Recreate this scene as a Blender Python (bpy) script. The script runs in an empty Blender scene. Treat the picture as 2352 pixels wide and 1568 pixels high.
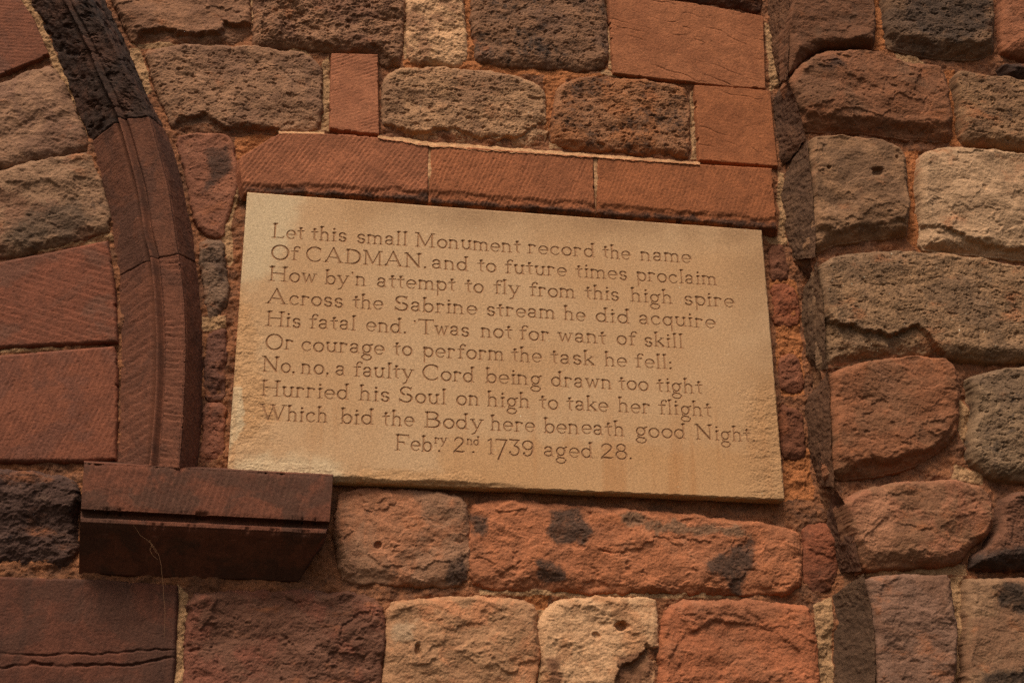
import bpy, math
import numpy as np
from mathutils import Matrix, Vector

# ------------------------------------------------------------------ camera
# The wall is the plane y = 0 facing -Y, z is up.  The orientation follows from the two vanishing
# points of the tablet's edges, the lens is a 50 mm one.  W x H is the frame the outlines were read in.
W, H, F = 2352.0, 1568.0, 3267.0
CAM = np.array([0.0, -3.15, 0.0])
_u = np.array([-69.0, -7840.0, F]); _u /= np.linalg.norm(_u)
_h = np.array([20000.0, 1160.0, F]); _h -= _u * _h.dot(_u); _h /= np.linalg.norm(_h)
_n = np.cross(_u, _h)
TO_WORLD = np.array([_h, _n, _u])                     # rows: world x, y, z in camera space

scene = bpy.context.scene
cam_data = bpy.data.cameras.new("camera")
cam = bpy.data.objects.new("camera", cam_data)
scene.collection.objects.link(cam)
cam_data.sensor_width = 36.0
cam_data.lens = 36.0 * F / W
cam_data.clip_start, cam_data.clip_end = 0.05, 200.0
ex, ey, ez = TO_WORLD[:, 0], -TO_WORLD[:, 1], -TO_WORLD[:, 2]
m = Matrix.Identity(4)
for i in range(3):
    m[i][0], m[i][1], m[i][2], m[i][3] = ex[i], ey[i], ez[i], CAM[i]
cam.matrix_world = m
scene.camera = cam

# ------------------------------------------------------------------ light
SUN_DIR = np.array([-0.30, -0.55, 1.0])              # towards the brightest part of the overcast sky
SUN_DIR /= np.linalg.norm(SUN_DIR)
world = bpy.data.worlds.new("World")
scene.world = world
world.use_nodes = True
nt = world.node_tree
bg = nt.nodes["Background"]
sky = nt.nodes.new("ShaderNodeTexSky")
sky.sky_type = 'NISHITA'
sky.sun_disc = False
sky.sun_elevation = math.asin(SUN_DIR[2])
sky.sun_rotation = math.atan2(SUN_DIR[0], SUN_DIR[1])
sky.dust_density = 6.0
sky.ozone_density = 0.3
nt.links.new(sky.outputs[0], bg.inputs[0])
bg.inputs[1].default_value = 0.052
sun_data = bpy.data.lights.new("sun", 'SUN')
sun_data.energy = 1.5
sun_data.angle = math.radians(20)
sun_data.color = (1.0, 0.93, 0.84)
sun = bpy.data.objects.new("sun", sun_data)
sun.rotation_euler = Vector(-SUN_DIR).to_track_quat('-Z', 'Y').to_euler()
scene.collection.objects.link(sun)
scene.view_settings.view_transform = 'Standard'
scene.view_settings.look = 'None'
scene.view_settings.exposure = 1.13
scene.view_settings.gamma = 1.0
scene.cycles.use_denoising = False

STEP = 0.00155                                        # spacing of the carved surfaces, metres
GAIN = np.array([1.03, 1.06, 1.0])


# ------------------------------------------------------------------ helpers
def ray_hit(px, depth=0.0):
    """points of the wall: (n,2) outline points -> (n,3) on the plane y = -depth"""
    px = np.atleast_2d(np.asarray(px, float))
    depth = np.broadcast_to(np.asarray(depth, float), (len(px),))
    d = np.stack([px[:, 0] - W / 2, px[:, 1] - H / 2, np.full(len(px), F)], 1) @ TO_WORLD.T
    t = (-depth - CAM[1]) / d[:, 1]
    return CAM + d * t[:, None]


def to_px(p):
    """outline point of a place on the wall"""
    d = (np.asarray(p, float) - CAM) @ TO_WORLD
    return np.stack([d[:, 0] / d[:, 2] * F + W / 2, d[:, 1] / d[:, 2] * F + H / 2], 1)


def srgb(c):
    c = np.asarray(c, float) / 255.0
    return np.where(c <= 0.04045, c / 12.92, ((c + 0.055) / 1.055) ** 2.4)


def brownish(c, a=0.30):
    """pull a reading towards the wall's dusty red-brown"""
    c = np.asarray(c, float)
    return c * (1 - a) + a * (0.4 * c[0] + 0.4 * c[1] + 0.2 * c[2]) * np.array([1.35, 0.91, 0.67])


def albedo(c, k=1.0):
    return tuple(np.clip(srgb(c) * GAIN * k, 0.002, 0.9)) + (1.0,)


_rs = np.random.RandomState(7)
_PERM = np.concatenate([_rs.permutation(1024)] * 2).astype(np.int32)
_ANG = _rs.rand(1024) * 2 * np.pi
_GX, _GY = np.cos(_ANG).astype(np.float32), np.sin(_ANG).astype(np.float32)


def perlin(x, y, seed=0):
    x = np.asarray(x, np.float32) + np.float32(seed * 17.317 + 301.3)
    y = np.asarray(y, np.float32) + np.float32(seed * 5.713 + 211.7)
    xi = np.floor(x).astype(np.int32); yi = np.floor(y).astype(np.int32)
    fx, fy = x - xi, y - yi
    xi &= 1023; yi &= 1023
    x1 = (xi + 1) & 1023; y1 = (yi + 1) & 1023
    u = fx * fx * fx * (fx * (fx * 6 - 15) + 10)
    v = fy * fy * fy * (fy * (fy * 6 - 15) + 10)

    def g(ix, iy, dx, dy):
        k = _PERM[_PERM[ix] + iy]
        return _GX[k] * dx + _GY[k] * dy
    a = g(xi, yi, fx, fy); b = g(x1, yi, fx - 1, fy)
    c = g(xi, y1, fx, fy - 1); d = g(x1, y1, fx - 1, fy - 1)
    a += u * (b - a); c += u * (d - c)
    return (a + v * (c - a)) * 1.5


def fbm(x, y, wl, oct=4, seed=0, gain=0.5):
    s, amp, out, tot = 1.0 / wl, 1.0, 0.0, 0.0
    for k in range(oct):
        out = out + amp * perlin(x * s, y * s, seed + k * 3.1)
        tot += amp
        amp *= gain; s *= 2.03
    return out / tot * 1.4


def smooth(a, b, x):
    t = np.clip((x - a) / (b - a), 0, 1)
    return t * t * (3 - 2 * t)


def chaikin(p, n=2, q=0.22):
    for _ in range(n):
        nx = np.roll(p, -1, 0)
        p = np.stack([p * (1 - q) + nx * q, p * q + nx * (1 - q)], 1).reshape(-1, 2)
    return p


def signed_distance(px, py, poly):
    """positive inside"""
    best = np.full(px.shape, 1e9, np.float32)
    inside = np.zeros(px.shape, bool)
    n = len(poly)
    for i in range(n):
        ax, ay = poly[i]; bx, by = poly[(i + 1) % n]
        dx, dy = bx - ax, by - ay
        L = dx * dx + dy * dy + 1e-12
        t = np.clip(((px - ax) * dx + (py - ay) * dy) / L, 0, 1)
        ex_, ey_ = px - ax - t * dx, py - ay - t * dy
        np.minimum(best, ex_ * ex_ + ey_ * ey_, out=best)
        if ay != by:
            cross = (ay > py) != (by > py)
            inside ^= cross & (px < (bx - ax) * (py - ay) / (by - ay) + ax)
    best = np.sqrt(best)
    return np.where(inside, best, -best)


def link(name, mesh, parent=None, mat=None, label=None):
    o = bpy.data.objects.new(name, mesh)
    scene.collection.objects.link(o)
    if mat is not None:
        mesh.materials.append(mat)
    if parent is not None:
        o.parent = parent
        o.matrix_parent_inverse = Matrix.Translation(-Vector(parent.location))
    if label:
        o["label"] = label
    return o


def mesh_from(name, co, quads, attrs=None, origin=True, smooth_shade=True):
    """co (n,3), quads (m,4); unused points are dropped; origin moved to the middle"""
    used = np.zeros(len(co), bool); used[quads.ravel()] = True
    idx = np.cumsum(used) - 1
    co = co[used]; quads = idx[quads]
    c = (co.min(0) + co.max(0)) / 2 if origin else np.zeros(3)
    me = bpy.data.meshes.new(name)
    me.vertices.add(len(co)); me.vertices.foreach_set("co", (co - c).astype(np.float32).ravel())
    me.loops.add(quads.size); me.loops.foreach_set("vertex_index", quads.astype(np.int32).ravel())
    me.polygons.add(len(quads))
    me.polygons.foreach_set("loop_start", np.arange(len(quads), dtype=np.int32) * 4)
    me.polygons.foreach_set("use_smooth", np.full(len(quads), smooth_shade))
    for k, v in (attrs or {}).items():
        a = me.attributes.new(k, 'FLOAT', 'POINT')
        a.data.foreach_set("value", np.asarray(v, np.float32)[used])
    me.update(calc_edges=True)
    return me, c


def grid_quads(nr, nc, mask=None):
    i = np.arange(nr * nc).reshape(nr, nc)
    q = np.stack([i[:-1, :-1], i[1:, :-1], i[1:, 1:], i[:-1, 1:]], -1)
    if mask is not None:
        q = q[mask]
    return q.reshape(-1, 4)


def add_grid(name, X, Y, Z, parent, mat, mask=None, attrs=None, label=None, smooth_shade=True):
    co = np.stack([X, Y, Z], -1).reshape(-1, 3)
    me, c = mesh_from(name, co, grid_quads(*X.shape, mask), {k: v.ravel() for k, v in (attrs or {}).items()},
                      smooth_shade=smooth_shade)
    o = link(name, me, parent, mat, label)
    o.location = c
    return o


def thing(name, label, cat, loc, group=None):
    o = bpy.data.objects.new(name, None)
    o.empty_display_size = 0.1
    o.location = loc
    o["label"] = label; o["category"] = cat; o["kind"] = "thing"
    if group:
        o["group"] = group
    scene.collection.objects.link(o)
    return o


# ------------------------------------------------------------------ materials
class Nodes:
    def __init__(self, name):
        self.m = bpy.data.materials.new(name)
        self.m.use_nodes = True
        self.t = self.m.node_tree
        self.bsdf = self.t.nodes["Principled BSDF"]
        self.bsdf.inputs["Roughness"].default_value = 0.92
        self.bsdf.inputs["Specular IOR Level"].default_value = 0.18

    def new(self, kind, **kw):
        n = self.t.nodes.new(kind)
        for k, v in kw.items():
            setattr(n, k, v)
        return n

    def link(self, a, b):
        self.t.links.new(a, b)

    def noise(self, vec, scale, detail=4, rough=0.55, dist=0.0):
        n = self.new("ShaderNodeTexNoise")
        n.inputs["Scale"].default_value = scale
        n.inputs["Detail"].default_value = detail
        n.inputs["Roughness"].default_value = rough
        n.inputs["Distortion"].default_value = dist
        self.link(vec, n.inputs["Vector"])
        return n.outputs["Fac"]

    def ramp(self, fac, a, b, lo=0.0, hi=1.0):
        n = self.new("ShaderNodeMapRange", interpolation_type='SMOOTHSTEP')
        self.link(fac, n.inputs[0])
        for i, v in zip((1, 2, 3, 4), (a, b, lo, hi)):
            n.inputs[i].default_value = v
        return n.outputs[0]

    def math(self, op, a, b):
        n = self.new("ShaderNodeMath", operation=op)
        for i, v in enumerate((a, b)):
            if isinstance(v, (int, float)):
                n.inputs[i].default_value = v
            else:
                self.link(v, n.inputs[i])
        return n.outputs[0]

    def mix(self, fac, a, b, blend='MIX'):
        n = self.new("ShaderNodeMix", data_type='RGBA', blend_type=blend)
        if isinstance(fac, (int, float)):
            n.inputs[0].default_value = fac
        else:
            self.link(fac, n.inputs[0])
        for i, v in ((6, a), (7, b)):
            if isinstance(v, tuple):
                n.inputs[i].default_value = v
            else:
                self.link(v, n.inputs[i])
        return n.outputs[2]

    def attr(self, name):
        n = self.new("ShaderNodeAttribute", attribute_name=name)
        return n.outputs["Fac"]

    def coords(self, offset, scale=(1, 1, 1), rot=0.0):
        tc = self.new("ShaderNodeTexCoord")
        mp = self.new("ShaderNodeMapping")
        mp.inputs["Location"].default_value = offset
        mp.inputs["Scale"].default_value = scale
        mp.inputs["Rotation"].default_value = (0, rot, 0)
        self.link(tc.outputs["Object"], mp.inputs[0])
        return mp.outputs[0]

    def bump(self, h, strength=0.3, dist=0.001):
        n = self.new("ShaderNodeBump")
        n.inputs["Strength"].default_value = strength
        n.inputs["Distance"].default_value = dist
        self.link(h, n.inputs["Height"])
        self.link(n.outputs[0], self.bsdf.inputs["Normal"])


_mat_count = [0]


def stone_mat(base, alt=None, dark=None, alt_amt=0.5, dark_amt=0.3, patch=None, patch2=None, grain=0.27,
              speck=0.0, stretch=(1, 1, 1), rot=0.0, streak=0.0, bump=0.5, light=1.0, stain=0.0):
    """weathered sandstone: base colour, a second colour in clouds, dark crust, sand grain"""
    _mat_count[0] += 1
    k = _mat_count[0]
    N = Nodes("sandstone_%02d" % k)
    v = N.coords((k * 3.17, k * 1.31, k * 2.23))
    vs = N.coords((k * 3.17, k * 1.31, k * 2.23), stretch, rot)
    base = brownish(base) * light
    alt = brownish(alt) * light if alt is not None else base * (0.86, 0.9, 0.98)
    dark = brownish(dark, 0.2) if dark is not None else base * 0.5 + np.array([6, 6, 8])
    big = N.noise(vs, 7.0, 5, 0.6, 0.6)
    med = N.noise(vs, 34.0, 7, 0.68, 0.2)
    c = N.mix(N.ramp(big, 0.62 - alt_amt * 0.3, 0.72 - alt_amt * 0.3), albedo(base), albedo(alt))
    c = N.mix(N.ramp(med, 0.38, 0.66, 0.0, 0.6), c, albedo(base * 0.5 + alt * 0.5, 0.66))
    crust = N.math('ADD', N.math('MULTIPLY', N.noise(vs, 12.0, 9, 0.76, 0.3), 0.6), N.math('MULTIPLY', N.noise(vs, 70.0, 6, 0.72), 0.4))
    c = N.mix(N.ramp(crust, 0.66 - dark_amt * 0.28, 0.72 - dark_amt * 0.22, 0.0, 0.85), c, albedo(dark))
    if stain:
        sn = N.noise(N.coords((k * 1.7, k * 4.1, k), (1, 1, 1.6)), 9.0, 7, 0.68, 0.4)
        c = N.mix(N.ramp(sn, 0.55, 0.72, 0.0, stain), c, albedo((152, 88, 52)))
        sp = N.noise(N.coords((k * 2.7, k * 5.1, k)), 13.0, 8, 0.72, 0.3)
        c = N.mix(N.ramp(sp, 0.54, 0.70, 0.0, stain * 0.9), c, albedo(brownish(base, 0.2) * 0.75 + np.array([44, 36, 30])))
    if streak:
        st = N.noise(N.coords((k, 0, 0), (30, 30, 2.2)), 1.0, 4, 0.6)
        c = N.mix(N.ramp(st, 0.45, 0.75, 0.0, streak), c, albedo(dark))
    if patch is not None:
        edge = N.math('ADD', N.attr("patch"), N.math('MULTIPLY', N.math('SUBTRACT', N.noise(v, 42.0, 9, 0.78), 0.5), 2.2))
        c = N.mix(N.ramp(edge, 0.15, 1.15, 0.0, 0.95), c, albedo(brownish(patch)))
    if patch2 is not None:
        edge = N.math('ADD', N.attr("patch2"), N.math('MULTIPLY', N.math('SUBTRACT', N.noise(v, 36.0, 9, 0.78), 0.5), 2.0))
        c = N.mix(N.ramp(edge, 0.30, 0.95, 0.0, 0.92), c, albedo(brownish(patch2)))
    g1 = N.noise(v, 460.0, 3, 0.75)
    g2 = N.noise(v, 140.0, 4, 0.7)
    g = N.math('ADD', N.math('MULTIPLY', g1, 0.6), N.math('MULTIPLY', g2, 0.4))
    lum = N.ramp(g, 0.3, 0.7, 1 - grain * 1.2, 1 + grain * 1.2)
    col = N.new("ShaderNodeCombineColor")
    for i in range(3):
        N.link(lum, col.inputs[i])
    c = N.mix(1.0, c, col.outputs[0], 'MULTIPLY')
    if speck:
        c = N.mix(N.ramp(N.noise(v, 160.0, 2, 0.5), 0.80 - speck * 0.08, 0.83 - speck * 0.08), c, albedo((190, 175, 150)))
    N.link(c, N.bsdf.inputs["Base Color"])
    N.bump(g, bump * 1.3, 0.0018)
    return N.m


# ------------------------------------------------------------------ stones as carved height fields
KINDS = {
    #          H      w     chaikin edge   low    flake  rock   pit    grain  stretch
    'rock':   (0.021, 0.026, 1, 0.0060, 0.007, 0.0030, 0.0088, 0.0026, 0.0010, 1.20),
    'pitted': (0.017, 0.022, 1, 0.0055, 0.006, 0.0010, 0.0064, 0.0042, 0.0012, 1.40),
    'worn':   (0.019, 0.026, 1, 0.0060, 0.010, 0.0034, 0.0050, 0.0010, 0.0008, 1.30),
    'flat':   (0.011, 0.012, 1, 0.0045, 0.005, 0.0020, 0.0042, 0.0018, 0.0009, 1.30),
    'ashlar': (0.010, 0.004, 0, 0.0007, 0.0022, 0.0, 0.0010, 0.0006, 0.00055, 1.0),
}
MAIN_OUTLINES, PIER_OUTLINES = [], []
_stone_count = [0]


def tooling(x, z, ang, period, amp, seed, sharp=False):
    """parallel chisel furrows; ang = direction of the furrow from horizontal, degrees"""
    a = math.radians(ang)
    c = -x * math.sin(a) + z * math.cos(a)
    along = x * math.cos(a) + z * math.sin(a)
    ph = c / period + (1.1 if sharp else 0.35) * fbm(x, z, 0.15, 3, seed) + 0.14 * perlin(along / 0.03, c / period, seed + 2)
    t = ph - np.floor(ph)
    if sharp:
        k = smooth(0.0, 0.5, fbm(along / 12.0, c, 0.03, 3, seed + 5))
        return -amp * k * smooth(0.0, 0.16, t) * smooth(0.22, 0.16, t)
    wave = np.minimum(t / 0.7, (1 - t) / 0.3)
    k = smooth(-0.45, 0.35, fbm(along / 3.0, c, 0.03, 4, seed + 5) + 0.6 * perlin(x / 0.2, z / 0.2, seed + 8) + 0.15)
    return -amp * (1 - wave) * (0.15 + 0.85 * k) * (0.75 + 0.5 * fbm(x, z, 0.008, 2, seed + 9))


def rock_noise(x, z, kind, seed):
    Hh, w, ch, edge, low, flake, rock, pit, grain, st = KINDS[kind]
    out = low * fbm(x / 1.2, z, 0.15, 2, seed)
    wx = x + 0.005 * fbm(x, z, 0.05, 3, seed + 11)
    wz = z + 0.005 * fbm(x, z, 0.05, 3, seed + 12)
    soft = 0.5 + 2.6 * ((seed * 0.618) % 1.0)
    if flake:
        f = fbm(wx / st, wz, 0.13, 5, seed + 20, 0.55)
        out = out + flake * (smooth(-0.06 * soft, 0.04 * soft, f) + 0.6 * smooth(0.22, 0.22 + 0.12 * soft, f) - 0.8)
    if rock:
        out = out + rock * fbm(wx / st, wz, 0.05, 7, seed + 30, 0.585)
    if pit:
        p = fbm(wx / st, wz, 0.016, 4, seed + 40, 0.6)
        out = out - pit * smooth(0.16, 0.62, p)
    out = out + grain * fbm(x, z, 0.0046, 2, seed + 50, 0.7)
    return out


def blobs(x, z, depth, spec):
    """soft masks from small outlines: list of (px outline, edge softness m)"""
    out = np.zeros(x.shape, np.float32)
    for poly, soft in spec:
        p = ray_hit(poly, depth)[:, [0, 2]]
        d = signed_distance(x, z, p) + min(soft * 1.5, 0.02) * fbm(x, z, 0.05, 6, 950 + soft * 100, 0.65)
        out = np.maximum(out, smooth(-soft, soft, d))
    return out


def stone(name, outline, kind, mat, parent, y0=0.0, H=None, w=None, label=None, tool=None, rough=1.0, patch=None,
          patch2=None, chip=None, bottom=None, holes=None, cracks=None, step=None, crop=True):
    _stone_count[0] += 1
    seed = _stone_count[0] * 1.7
    kH, kw, ch, edge, *_r = KINDS[kind]
    H_ = kH if H is None else H
    w_ = kw if w is None else w
    outline = np.asarray(outline, float)
    pts = ray_hit(outline, y0 + H_ * (0.45 if y0 < 0.05 else 0.30))[:, [0, 2]]
    if ch:
        pts = chaikin(pts, ch, 0.16)
    (PIER_OUTLINES if y0 > 0.05 else MAIN_OUTLINES).append(pts)
    s = step or STEP
    mg = 0.010
    xs = np.arange(pts[:, 0].min() - mg, pts[:, 0].max() + mg, s)
    zs = np.arange(pts[:, 1].min() - mg, pts[:, 1].max() + mg, s)
    x, z = np.meshgrid(xs.astype(np.float32), zs.astype(np.float32))
    d = signed_distance(x, z, pts)
    d0 = d
    d = d + (0.7 if y0 > 0.05 else 1.35) * edge * fbm(x, z, 0.06, 6, seed, 0.62) + edge * 0.35 * fbm(x, z, 0.016, 3, seed + 1) + ((0.0 if y0 > 0.05 else 0.0045) if kind != 'ashlar' else 0.0012)
    if kind == 'ashlar':
        # worn, slightly chipped arrises
        d = d - 0.004 * smooth(0.30, 0.6, fbm(x, z, 0.035, 4, seed + 3)) * smooth(0.012, 0.0, d0)
        t = np.clip(d / w_, 0, 1)
        h = H_ * np.sqrt(np.clip(1 - (1 - t) ** 2, 0, 1))
    else:
        zc, hh = (zs[0] + zs[-1]) / 2, (zs[-1] - zs[0]) / 2
        down = np.clip((zc - z) / hh, 0, 1)
        we = w_ * np.maximum(0.3, 0.75 + (2.3 if y0 > 0.05 else 1.1) * down ** 2 + 0.8 * fbm(x, z, 0.10, 3, seed + 4))
        t = np.clip(d / we, 0, 1)
        h = H_ * (0.80 * np.sqrt(np.clip(1 - (1 - t) ** 2, 0, 1)) + 0.2 * t)
    h = np.where(d < 0, 3.2 * d, h)
    fade = smooth(-0.002, 0.018 if kind != 'ashlar' else 0.004, d)
    n = rock_noise(x, z, kind, seed) * rough
    if tool:
        for tl in (tool if isinstance(tool, list) else [tool]):
            n = n + tooling(x, z, *tl[:3], seed + tl[0], len(tl) > 3)
    h = h + n * fade
    if bottom:
        # lower edge cut back: (depth cut, height of the cut)
        cut, hgt = bottom
        lo = np.array([pts[:, 1][np.argsort(np.abs(pts[:, 0] - v))[:4]].min() for v in xs])
        e0 = np.interp(xs, *np.sort(pts[pts[:, 1] < np.interp(pts[:, 0], [pts[:, 0].min(), pts[:, 0].max()],
                       [pts[:, 1].mean() + 0.02, pts[:, 1].mean() - 0.03])], 0).T) if False else lo
        e0 = np.convolve(np.pad(e0, 20, mode='edge'), np.ones(41) / 41, 'valid')
        dz = z - e0[None, :] + 0.012 * fbm(x, z, 0.07, 5, seed + 60, 0.6)
        h = h - cut * smooth(hgt, hgt * 0.55, dz) * smooth(-0.001, 0.003, d) + 0.0025 * fbm(x, z, 0.02, 4, seed + 61) * smooth(hgt, hgt * 0.5, dz) * fade
    for (cx, cy, rx, rz, dep) in (holes or []):
        p = ray_hit([(cx, cy)], y0 + H_)[0]
        q = np.sqrt(((x - p[0]) / rx) ** 2 + ((z - p[2]) / rz) ** 2) + 0.35 * fbm(x, z, 0.02, 3, seed + 70)
        h = h - dep * smooth(1.0, 0.35, q)
    for (line, wid, dep) in (cracks or []):
        p = ray_hit(line, y0 + H_)[:, [0, 2]]
        xx = x + 0.004 * fbm(x, z, 0.03, 3, seed + 80); zz = z + 0.004 * fbm(x, z, 0.03, 3, seed + 81)
        best = np.full(x.shape, 1e9, np.float32)
        for i in range(len(p) - 1):
            a, b = p[i], p[i + 1]; ab = b - a
            tt = np.clip(((xx - a[0]) * ab[0] + (zz - a[1]) * ab[1]) / ab.dot(ab), 0, 1)
            best = np.minimum(best, np.hypot(xx - a[0] - tt * ab[0], zz - a[1] - tt * ab[1]))
        vary = 0.35 + 0.65 * smooth(-0.3, 0.3, fbm(x, z, 0.05, 2, seed + 83))
        h = h - dep * vary * smooth(wid, 0.0, best)
    h = np.maximum(h, -0.03)
    if chip:
        for poly, dep in chip:
            p = ray_hit(poly, y0 + H_)[:, [0, 2]]
            dd = signed_distance(x, z, p) + 0.014 * fbm(x, z, 0.05, 5, seed + 90, 0.6)
            h = h - (dep + 0.3 * dep * fbm(x, z, 0.03, 4, seed + 91)) * smooth(-0.003, 0.006, dd) * smooth(-0.001, 0.004, d)
    attrs = {}
    if patch:
        attrs["patch"] = blobs(x, z, y0 + H_, patch)
    if patch2:
        attrs["patch2"] = blobs(x, z, y0 + H_, patch2)
    keep = d > -0.007
    mask = keep[:-1, :-1] | keep[1:, :-1] | keep[1:, 1:] | keep[:-1, 1:]
    return add_grid(name, x, -(y0 + h), z, parent, mat, mask, attrs, label)


def ruled(name, left, right, parent, mat, seed, amp=0.003, tool=None, step=0.0018, label=None, edge=0.0):
    """a face between two lines: left/right are lists of (px x, px y, depth)"""
    L = np.asarray(left, float); R = np.asarray(right, float)
    A = ray_hit(L[:, :2], L[:, 2]); B = ray_hit(R[:, :2], R[:, 2])

    def resample(p, n):
        s = np.concatenate([[0], np.cumsum(np.linalg.norm(np.diff(p, axis=0), axis=1))])
        t = np.linspace(0, s[-1], n)
        return np.stack([np.interp(t, s, p[:, i]) for i in range(3)], 1)
    n = max(6, int(np.linalg.norm(np.diff(A, axis=0), axis=1).sum() / step))
    A = resample(A, n); B = resample(B, n)
    k = max(5, int(np.linalg.norm(A - B, axis=1).max() / step))
    t = np.linspace(0, 1, k)[None, :, None]
    P = A[:, None, :] * (1 - t) + B[:, None, :] * t
    nrm = np.cross(B.mean(0) - A.mean(0), A[-1] - A[0]); nrm /= np.linalg.norm(nrm)
    if nrm[1] > 0:
        nrm = -nrm
    wid = np.linalg.norm(A - B, axis=1).mean()
    U = (np.linspace(0, 1, k)[None, :] * wid + np.zeros((n, 1))).astype(np.float32)
    V = P[:, :, 2].astype(np.float32)
    dsp = amp * (fbm(U, V, 0.05, 5, seed) + 0.5 * fbm(U, V, 0.012, 3, seed + 1))
    if tool:
        dsp = dsp + tooling(U, V, tool[0], tool[1], tool[2], seed + 3)
    P = P + nrm * dsp[:, :, None]
    if edge:
        P[:, :, 2] += edge * fbm(P[:, :, 0], V, 0.02, 3, seed + 7)
    return add_grid(name, P[:, :, 0], P[:, :, 1], P[:, :, 2], parent, mat, None, None, label)


# ------------------------------------------------------------------ the stone wall
# outlines are (x, y) readings of each stone's edge, laid on the plane of its face
T, B_, R_, L_ = -130, 1700, 2480, -130                # how far past the view the stonework goes on

wall = thing("stone_wall", "red and brown sandstone wall of rough and dressed blocks round the inscribed tablet",
             "wall", (0.55, 0.0, 0.4))


def rough(outline, kind, base, alt=None, dark=None, label=None, parent=None, y0=0.0, mat_kw=None, **kw):
    mk = dict(light=1.10 if y0 < 0.05 else 0.97, stain=0.5)
    mk.update(mat_kw or {})
    return stone("rough_stone", outline, kind, stone_mat(base, alt, dark, **mk), parent or wall, y0, label=label, **kw)


def dressed(outline, base, alt=None, dark=None, label=None, parent=None, y0=0.0, mat_kw=None, **kw):
    mk = dict(alt_amt=0.45, dark_amt=0.1, grain=0.28, bump=0.4)
    mk.update(mat_kw or {})
    return stone("dressed_stone", outline, 'ashlar', stone_mat(base, alt, dark, **mk), parent or wall, y0, label=label, **kw)


# --- top row
rough([(225, T), (568, T), (573, 0), (577, 50), (575, 92), (545, 106), (480, 102), (420, 101), (345, 104), (305, 98), (287, 62), (262, 5)],
      'worn', (122, 84, 60), (106, 72, 52), (52, 36, 28), label="brown stone beside the top of the arch mould",
      chip=[([(318, 72), (372, 62), (430, 74), (500, 76), (520, 55), (578, 48), (590, 120), (420, 115), (310, 112)], 0.017)],
      mat_kw=dict(alt_amt=0.5, dark_amt=0.25))
rough([(590, T), (930, T), (928, 0), (925, 90), (918, 146), (884, 150), (872, 122), (800, 120), (760, 117), (690, 108), (640, 110), (586, 107), (585, 50)],
      'rock', (120, 84, 60), (100, 66, 48), (60, 40, 31), rough=1.5, mat_kw=dict(alt_amt=0.5))
rough([(940, T), (1060, T), (1063, 0), (1068, 70), (1074, 140), (1040, 151), (985, 147), (935, 140), (936, 60)],
      'rock', (168, 132, 96), (128, 90, 64), (86, 60, 44), label="narrow pale buff stone in the top row", mat_kw=dict(alt_amt=0.55, dark_amt=0.35))
rough([(1080, T), (1384, T), (1387, 0), (1393, 60), (1395, 152), (1342, 160), (1250, 155), (1140, 147), (1096, 142), (1090, 90), (1084, 30)],
      'pitted', (112, 78, 55), (96, 68, 52), (48, 38, 32), rough=1.1, mat_kw=dict(alt_amt=0.6, dark_amt=0.55))
dressed([(1396, -9), (1480, -2), (1600, 12), (1752, 41), (1755, 120), (1757, 208), (1680, 203), (1590, 193), (1500, 184), (1407, 172), (1402, 90)],
        (150, 86, 52), (140, 78, 46), (74, 44, 32), label="large orange-red dressed block scored with long diagonal tool marks",
        H=0.016, tool=[(-76, 0.0105, 0.0013), (-13, 0.024, 0.0019, 1)], mat_kw=dict(dark_amt=0.05))
rough([(1530, T), (1752, T), (1750, -30), (1746, 24), (1690, 16), (1600, 0), (1535, -12)], 'rock', (84, 50, 34), (66, 40, 30))
rough([(1250, T - 260), (1760, T - 260), (1756, T - 14), (1250, T - 14)], 'rock', (112, 78, 55), (96, 68, 52))
rough([(590, T - 260), (1240, T - 260), (1235, T - 14), (594, T - 14)], 'rock', (118, 80, 58), (100, 68, 50))

# --- second row
rough([(335, 118), (380, 108), (470, 104), (560, 108), (640, 116), (690, 122), (722, 138), (737, 160), (737, 225), (735, 292), (700, 302),
       (640, 303), (590, 300), (530, 306), (440, 301), (402, 297), (388, 272), (368, 218), (346, 160)],
      'pitted', (124, 90, 66), (106, 75, 56), (60, 44, 35), label="long brown pitted stone left of the small upright block",
      chip=[([(395, 270), (470, 262), (520, 285), (560, 282), (640, 290), (650, 320), (390, 320)], 0.014)], mat_kw=dict(alt_amt=0.55, dark_amt=0.3))
dressed([(761, 126), (868, 129), (869, 220), (871, 313), (810, 308), (757, 302), (758, 210)],
        (156, 92, 62), (146, 84, 56), (80, 48, 36), label="small upright orange-red dressed block above the tablet",
        H=0.018, tool=(24, 0.0095, 0.0015))
rough([(884, 176), (925, 158), (980, 156), (1040, 158), (1150, 169), (1225, 188), (1246, 208), (1254, 250), (1254, 302), (1245, 325), (1212, 337),
       (1150, 333), (1060, 325), (960, 318), (905, 310), (880, 304), (878, 240)],
      'pitted', (138, 104, 74), (118, 86, 62), (66, 48, 36), label="pale brown pitted stone with a chipped flake along its lower edge", rough=1.15,
      chip=[([(880, 285), (985, 300), (1040, 285), (1100, 312), (1180, 315), (1255, 268), (1265, 345), (870, 325)], 0.010)],
      mat_kw=dict(alt_amt=0.5, dark_amt=0.3, speck=0.6))
rough([(1298, 188), (1330, 180), (1400, 181), (1480, 184), (1540, 196), (1576, 208), (1582, 250), (1584, 358), (1540, 357), (1480, 350), (1380, 345),
       (1292, 340), (1268, 322), (1267, 290), (1276, 240), (1284, 205)],
      'pitted', (124, 82, 54), (128, 76, 42), (58, 42, 33), rough=1.2, label="mottled brown and orange stone above the lintel",
      mat_kw=dict(alt_amt=0.6, dark_amt=0.6))
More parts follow.
